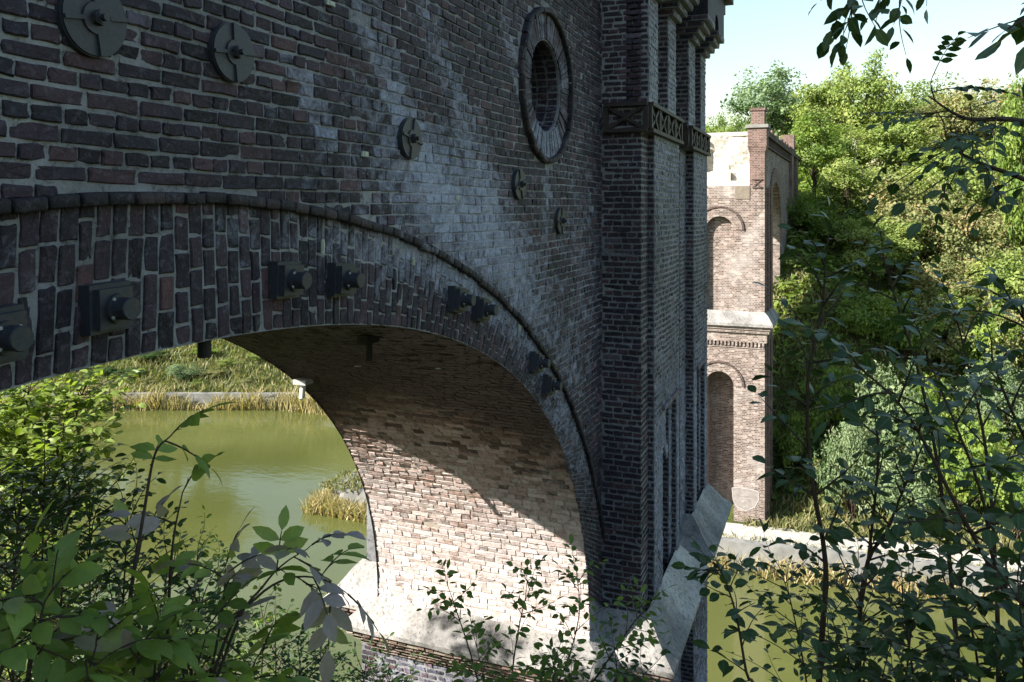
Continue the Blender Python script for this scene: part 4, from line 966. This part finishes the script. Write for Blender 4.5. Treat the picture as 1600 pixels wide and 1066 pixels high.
def plant(name, label, cat, stems, leaf, seed, ntw=14, Lt=0.5, nl=7, LL=0.08, WW=0.045, t0=0.35, rad=0.012, kind='simple', group=None, sag=0.15, tint=0.4, tj=0.15, pairs=4, upb=0.35, ground=True, barkm='bark'):
    """stems: lists of world points, rooted in the ground"""
    r = np.random.default_rng(seed); lf, st = MB(), MB(); base = None
    for si, S in enumerate(stems):
        S = [np.array(p, float) for p in S]
        if ground:
            g0 = S[0].copy(); g0[2] = gh(g0)-0.15
            if g0[2] < S[0][2]-0.05: S = [g0] + S
        if base is None: base = S[0].copy()
        P = curve(S, 22); n_ = len(P); st.tube(P, np.linspace(rad, rad*0.22, n_), 7)
        ph = r.uniform(0, 6.28)
        for j in range(ntw):
            t = t0 + (1-t0)*(j+r.uniform(0,0.8))/ntw; i = min(n_-2, int(t*(n_-1))); p = P[i]; T = unit(P[i+1]-P[i]); a = ph + j*2.4
            _, s_, u_ = frame(T, np.array([0.1,0.2,1.0])); dd = T*0.55 + (s_*math.cos(a)+u_*math.sin(a))*1.0 + np.array([0,0,upb])
            twig(lf, st, p, dd, r, Lt*(1.15-0.65*t)*r.uniform(0.6,1.3), nl, LL, WW, tint, rad*0.35, kind, sag, tj, pairs)
        twig(lf, st, P[-1], P[-1]-P[-3], r, Lt*0.5, nl, LL, WW, tint, rad*0.25, kind, sag, tj, pairs)
    root = empty(name, tuple(base), label, cat, group)
    for nm, mb, mt in (('foliage', lf, leaf), ('stem', st, barkm)):
        o = mb.build(nm, M[mt], root); o.location = tuple(-base)
    return root
def S_(*pts, Z=None):
    return [at(p[0], p[1], p[2] if len(p) > 2 else Z) for p in pts]

# right foreground: thin saplings in the shade
plant('sapling', 'tallest thin dark sapling right of the ruined pier, its straight stem crossing the path', 'sapling', [S_((1275,1200),(1284,1000),(1290,880),(1268,740),(1262,600),(1285,480),(1290,395), Z=4.2)], 'leaf_dark', 41, ntw=17, Lt=0.55, nl=8, LL=0.10, WW=0.048, t0=0.42, rad=0.020)
plant('sapling', 'thin dark sapling with forked stem right of the tallest sapling', 'sapling', [S_((1338,1180),(1342,980),(1356,880),(1372,720),(1366,640), Z=4.6), S_((1342,980),(1390,820),(1440,700), Z=4.6)], 'leaf_dark', 42, ntw=11, Lt=0.5, nl=7, LL=0.10, WW=0.05, t0=0.4, rad=0.018)
plant('sapling', 'small sapling at the water edge of the near pier, leaves against the green water', 'sapling', [S_((1185,1150),(1166,1050),(1150,960),(1132,905),(1120,885), Z=3.4)], 'leaf_dark', 43, ntw=12, Lt=0.22, nl=6, LL=0.075, WW=0.04, t0=0.35, rad=0.009)
plant('shrub', 'dark large leaved shrub leaning in from the lower right corner', 'shrub', [S_((1680,1120),(1600,980),(1500,800),(1420,650),(1340,570), Z=3.7), S_((1650,1080),(1560,900),(1530,760),(1450,560), Z=4.0)], 'leaf_dark', 44, ntw=14, Lt=0.65, nl=8, LL=0.12, WW=0.062, t0=0.25, rad=0.018, upb=0.15)
plant('shrub', 'dark leafy shrub rising along the right edge of the view', 'shrub', [S_((1720,900),(1640,760),(1580,640),(1550,560), Z=4.4), S_((1760,800),(1680,640),(1620,530),(1580,470), Z=4.0)], 'leaf_dark', 45, ntw=14, Lt=0.6, nl=8, LL=0.10, WW=0.05, t0=0.2, rad=0.018)
plant('shrub', 'dense dark shrub filling the bottom right corner in front of the water', 'shrub', [S_((1440,1200),(1430,1080),(1410,940), Z=3.6), S_((1520,1200),(1530,1060),(1500,900), Z=3.4), S_((1590,1200),(1600,1060),(1590,900), Z=3.3), S_((1370,1200),(1350,1090),(1310,1000), Z=3.8)], 'leaf_dark', 46, ntw=20, Lt=0.55, nl=9, LL=0.095, WW=0.05, t0=0.15, rad=0.012)
plant('shrub', 'small leaved dark shrub between the small sapling and the tallest sapling at the bottom', 'shrub', [S_((1270,1200),(1262,1080),(1240,960),(1220,890), Z=4.8), S_((1330,1180),(1345,1040),(1340,900), Z=5.0), S_((1300,1200),(1300,1080),(1290,930), Z=5.2), S_((1400,1180),(1420,1020),(1420,880), Z=5.0)], 'leaf_dark', 47, ntw=22, Lt=0.6, nl=10, LL=0.065, WW=0.034, t0=0.2, rad=0.010)
plant('sapling', 'slender dark sapling with wide leaves high against the sunlit slope at the right', 'sapling', [S_((1500,1150),(1490,950),(1470,760),(1440,600),(1400,470),(1380,400), Z=5.2), S_((1560,1100),(1555,880),(1540,700),(1510,560),(1490,480), Z=5.6)], 'leaf_dark', 48, ntw=16, Lt=0.7, nl=8, LL=0.10, WW=0.05, t0=0.35, rad=0.02)
# sapling in front of the springing of the arch
plant('shrub', 'airy green shrub in front of the sunlit springing of the arch', 'shrub', [S_((770,1180),(740,1040),(715,960),(697,908), Z=5.4), S_((800,1180),(800,1060),(815,960),(830,915), Z=5.3), S_((820,1180),(880,1050),(905,960),(900,890), Z=5.5), S_((840,1180),(930,1060),(985,980),(1010,950), Z=5.2), S_((770,1200),(760,1090),(745,1010), Z=5.0), S_((850,1200),(860,1100),(870,1020), Z=5.0)], 'leaf_bright', 50, ntw=15, Lt=0.40, nl=7, LL=0.070, WW=0.036, t0=0.3, rad=0.009, tint=0.2)
plant('shrub', 'dark green shrub at the foot of the pier cap at bottom centre', 'shrub', [S_((960,1200),(965,1080),(960,1010), Z=5.8), S_((1000,1200),(1010,1100),(1000,1030), Z=5.9), S_((930,1200),(900,1110),(880,1050), Z=5.6)], 'leaf_dark', 51, ntw=14, Lt=0.40, nl=8, LL=0.07, WW=0.036, t0=0.2, rad=0.009)
# elder on the left
EL = dict(kind='pinnate', LL=0.078, WW=0.038, pairs=2, Lt=0.11, nl=2, ntw=4, t0=0.5, rad=0.008, tj=0.2, sag=0.25)
plant('elder_shrub', 'elder with a tall shoot of green pointed leaves standing out against the green water', 'shrub', [S_((180,1200),(200,960),(225,800),(242,710),(268,680), Z=2.1)], 'leaf_elder', 60, **dict(EL, tint=0.3, tj=0.12, t0=0.72, ntw=2, nl=1, Lt=0.07))
plant('elder_shrub', 'elder with mauve grey and green leaves left of the water', 'shrub', [S_((255,1200),(262,980),(270,850),(285,770), Z=2.2), S_((230,1200),(205,960),(222,840), Z=2.3)], 'leaf_elder', 61, **dict(EL, tint=0.68, ntw=3, nl=1))
plant('elder_shrub', 'elder branch reaching right over the water with mauve grey leaves', 'shrub', [S_((300,1250),(350,1005),(400,935),(450,904),(500,904),(535,922), Z=2.0), S_((300,1250),(338,1010),(350,930),(352,885), Z=2.05), S_((305,1250),(362,995),(412,915),(445,880),(480,858), Z=2.0)], 'leaf_elder', 62, **dict(EL, tint=0.72, LL=0.072, WW=0.034, ntw=4, nl=1, t0=0.66, rad=0.0055))
plant('elder_shrub', 'large leaved green elder in the bottom left corner', 'shrub', [S_((40,1200),(45,1050),(60,980),(70,940), Z=1.7), S_((120,1200),(125,1100),(150,1010), Z=1.7), S_((200,1200),(195,1110),(215,1030), Z=1.8), S_((-20,1200),(10,1020),(20,930), Z=1.8)], 'leaf_elder', 63, **dict(EL, tint=0.35, LL=0.075, WW=0.042, ntw=5, t0=0.5))
plant('elder_shrub', 'green elder low in front of the dark bushes at bottom left', 'shrub', [S_((290,1200),(300,1080),(320,1000), Z=2.0), S_((370,1200),(380,1090),(400,1030), Z=2.1), S_((250,1200),(240,1100),(245,1000), Z=1.9)], 'leaf_elder', 64, **dict(EL, tint=0.45, tj=0.25, ntw=4, t0=0.45))
# dense bushes on the near bank, left
BD = dict(Lt=0.6, nl=11, LL=0.07, WW=0.04, t0=0.15, rad=0.014)
plant('bush', 'bright sunlit yellow green bush at the left edge under the arch', 'bush', [S_((30,900),(35,720),(45,600), Z=6.6), S_((80,900),(85,760),(95,660), Z=6.4), S_((-40,900),(-30,760),(-20,640), Z=6.5), S_((10,900),(0,740),(5,640), Z=6.9), S_((60,860),(110,680),(130,610), Z=6.8)], 'leaf_bright', 70, ntw=60, tint=0.72, **dict(BD, Lt=0.8, nl=15, LL=0.095, WW=0.05))
plant('bush', 'dense dark green bush behind the elders on the left', 'bush', [S_((20,1150),(20,950),(30,800), Z=4.2), S_((90,1150),(95,950),(110,760), Z=4.4), S_((140,1150),(140,950),(140,770), Z=4.6), S_((180,1150),(190,980),(200,800), Z=4.6), S_((240,1150),(250,1030),(262,870), Z=4.7), S_((290,1150),(300,1050),(312,930), Z=4.8), S_((60,1150),(65,900),(70,740), Z=4.5), S_((-40,1100),(-40,900),(-30,780), Z=4.2)], 'leaf_dark', 71, ntw=46, tint=0.6, **dict(BD, Lt=0.65, nl=12, LL=0.06, WW=0.034))
plant('bush', 'dark fine leaved bush at the bottom, left of the arch springing', 'bush', [S_((330,1200),(340,1080),(345,960), Z=5.2), S_((420,1200),(430,1080),(430,975), Z=5.4), S_((500,1200),(505,1100),(500,1010), Z=5.6), S_((570,1200),(575,1110),(565,1045), Z=5.8), S_((460,1200),(465,1120),(470,1040), Z=5.0), S_((610,1200),(620,1120),(610,1070), Z=5.8)], 'leaf_dark', 72, ntw=34, tint=0.45, **dict(BD, LL=0.05, WW=0.022, Lt=0.5, nl=13))
plant('bush', 'yellow green bush catching sun behind the mauve elder', 'bush', [S_((290,1100),(300,960),(310,850), Z=6.6), S_((350,1100),(345,980),(340,890), Z=6.8), S_((400,1150),(410,1030),(410,960), Z=6.6)], 'leaf_bright', 73, ntw=28, tint=0.4, **dict(BD, LL=0.06, WW=0.035))
# tree whose twigs hang into the top right corner; its trunk stands outside the view
def hanging_tree():
    r = np.random.default_rng(80); lf, st = MB(), MB()
    base = at(2050, 900, 4.2); base[2] = gh(base)-0.2
    top = at(2000, -300, 4.2); tr = curve([base, (base+top)/2+np.array([0.1,0.05,0]), top, top+np.array([0.2,0.3,2.5])], 12); st.tube(tr, np.linspace(0.11,0.05,len(tr)), 10)
    mid = tr[7]
    limbs = [([mid, *S_((1700,-230,3.4),(1450,-90,3.1),(1345,-25,3.0),(1330,22,3.0))], 'simple', 0.082, 0.044, 9, 0.20),
             ([mid, *S_((1720,-120,2.8),(1640,0,2.5),(1575,45,2.4))], 'simple', 0.115, 0.055, 5, 0.2),
             ([mid, *S_((1750,240,3.3),(1600,190,3.1),(1510,185,3.0),(1450,150,3.0))], 'pinnate', 0.048, 0.021, 7, 0.14),
             ([tr[5], *S_((1760,400,3.3),(1640,300,3.1),(1520,250,3.0),(1470,215,3.0))], 'simple', 0.075, 0.042, 12, 0.3),
             ([mid, *S_((1700,-300,3.6),(1500,-200,3.4),(1420,-60,3.3),(1405,5,3.3))], 'simple', 0.08, 0.042, 6, 0.2)]
    for pts, kind, LL, WW, ntw, Lt in limbs:
        P = curve(pts, 20); n_ = len(P); st.tube(P, np.linspace(0.02, 0.0025, n_), 7)
        for j in range(ntw):
            t = 0.55 + 0.45*(j+r.random()*0.8)/ntw; i = min(n_-2, int(t*(n_-1))); T = unit(P[i+1]-P[i]); a = j*2.4; _, s_, u_ = frame(T)
            twig(lf, st, P[i], T*0.6 + s_*math.cos(a) + u_*math.sin(a)*0.7 - np.array([0,0,0.3]), r, Lt*r.uniform(0.6,1.2), 5 if kind == 'simple' else 2, LL, WW, 0.35, 0.003, kind, 0.25, 0.15, 5)
    # crown outside the frame
    C, O, T, _ = crown_points(r, top+np.array([0.4,-0.6,2.6]), (2.2,2.2,1.8), 40, 60)
    leaves(lf, C, unit(r.normal(0,1,C.shape)), O + np.array([0,0,0.8]), 0.11, 0.06, T, r)
    root = empty('broadleaf_tree', tuple(base), 'overhanging tree whose dark twigs hang against the sky in the top right corner', 'tree')
    for nm, mb, mt in (('crown', lf, 'leaf_dark'), ('trunk', st, 'bark')): mb.build(nm, M[mt], root).location = tuple(-base)
hanging_tree()
# tree on the near bank beyond the bridge: it dapples the foot of the vault
def shade_tree():
    r = np.random.default_rng(90); lf, st = MB(), MB(); base = np.array([1.2, 13.0, 0.0]); base[2] = gh(base)-0.2; c = np.array([3.3, 9.7, -0.15])
    tr = curve([base, base+np.array([0.4,-0.8,2.2]), c], 12); st.tube(tr, np.linspace(0.12,0.03,len(tr)), 8)
    C, O, T, cl = crown_points(r, c, (0.95,0.95,0.65), 9, 34)
    for q in cl: st.tube(np.linspace(tr[-3], q, 6), np.linspace(0.02,0.005,6), 5)
    leaves(lf, C, unit(r.normal(0,1,C.shape)), O + np.array([0,0,0.8]), 0.13, 0.08, T, r)
    root = empty('broadleaf_tree', tuple(base), 'leafy tree on the near bank behind the arch bridge, left of the view', 'tree')
    for nm, mb, mt in (('crown', lf, 'leaf_bright'), ('trunk', st, 'bark')): mb.build(nm, M[mt], root).location = tuple(-base)
shade_tree()
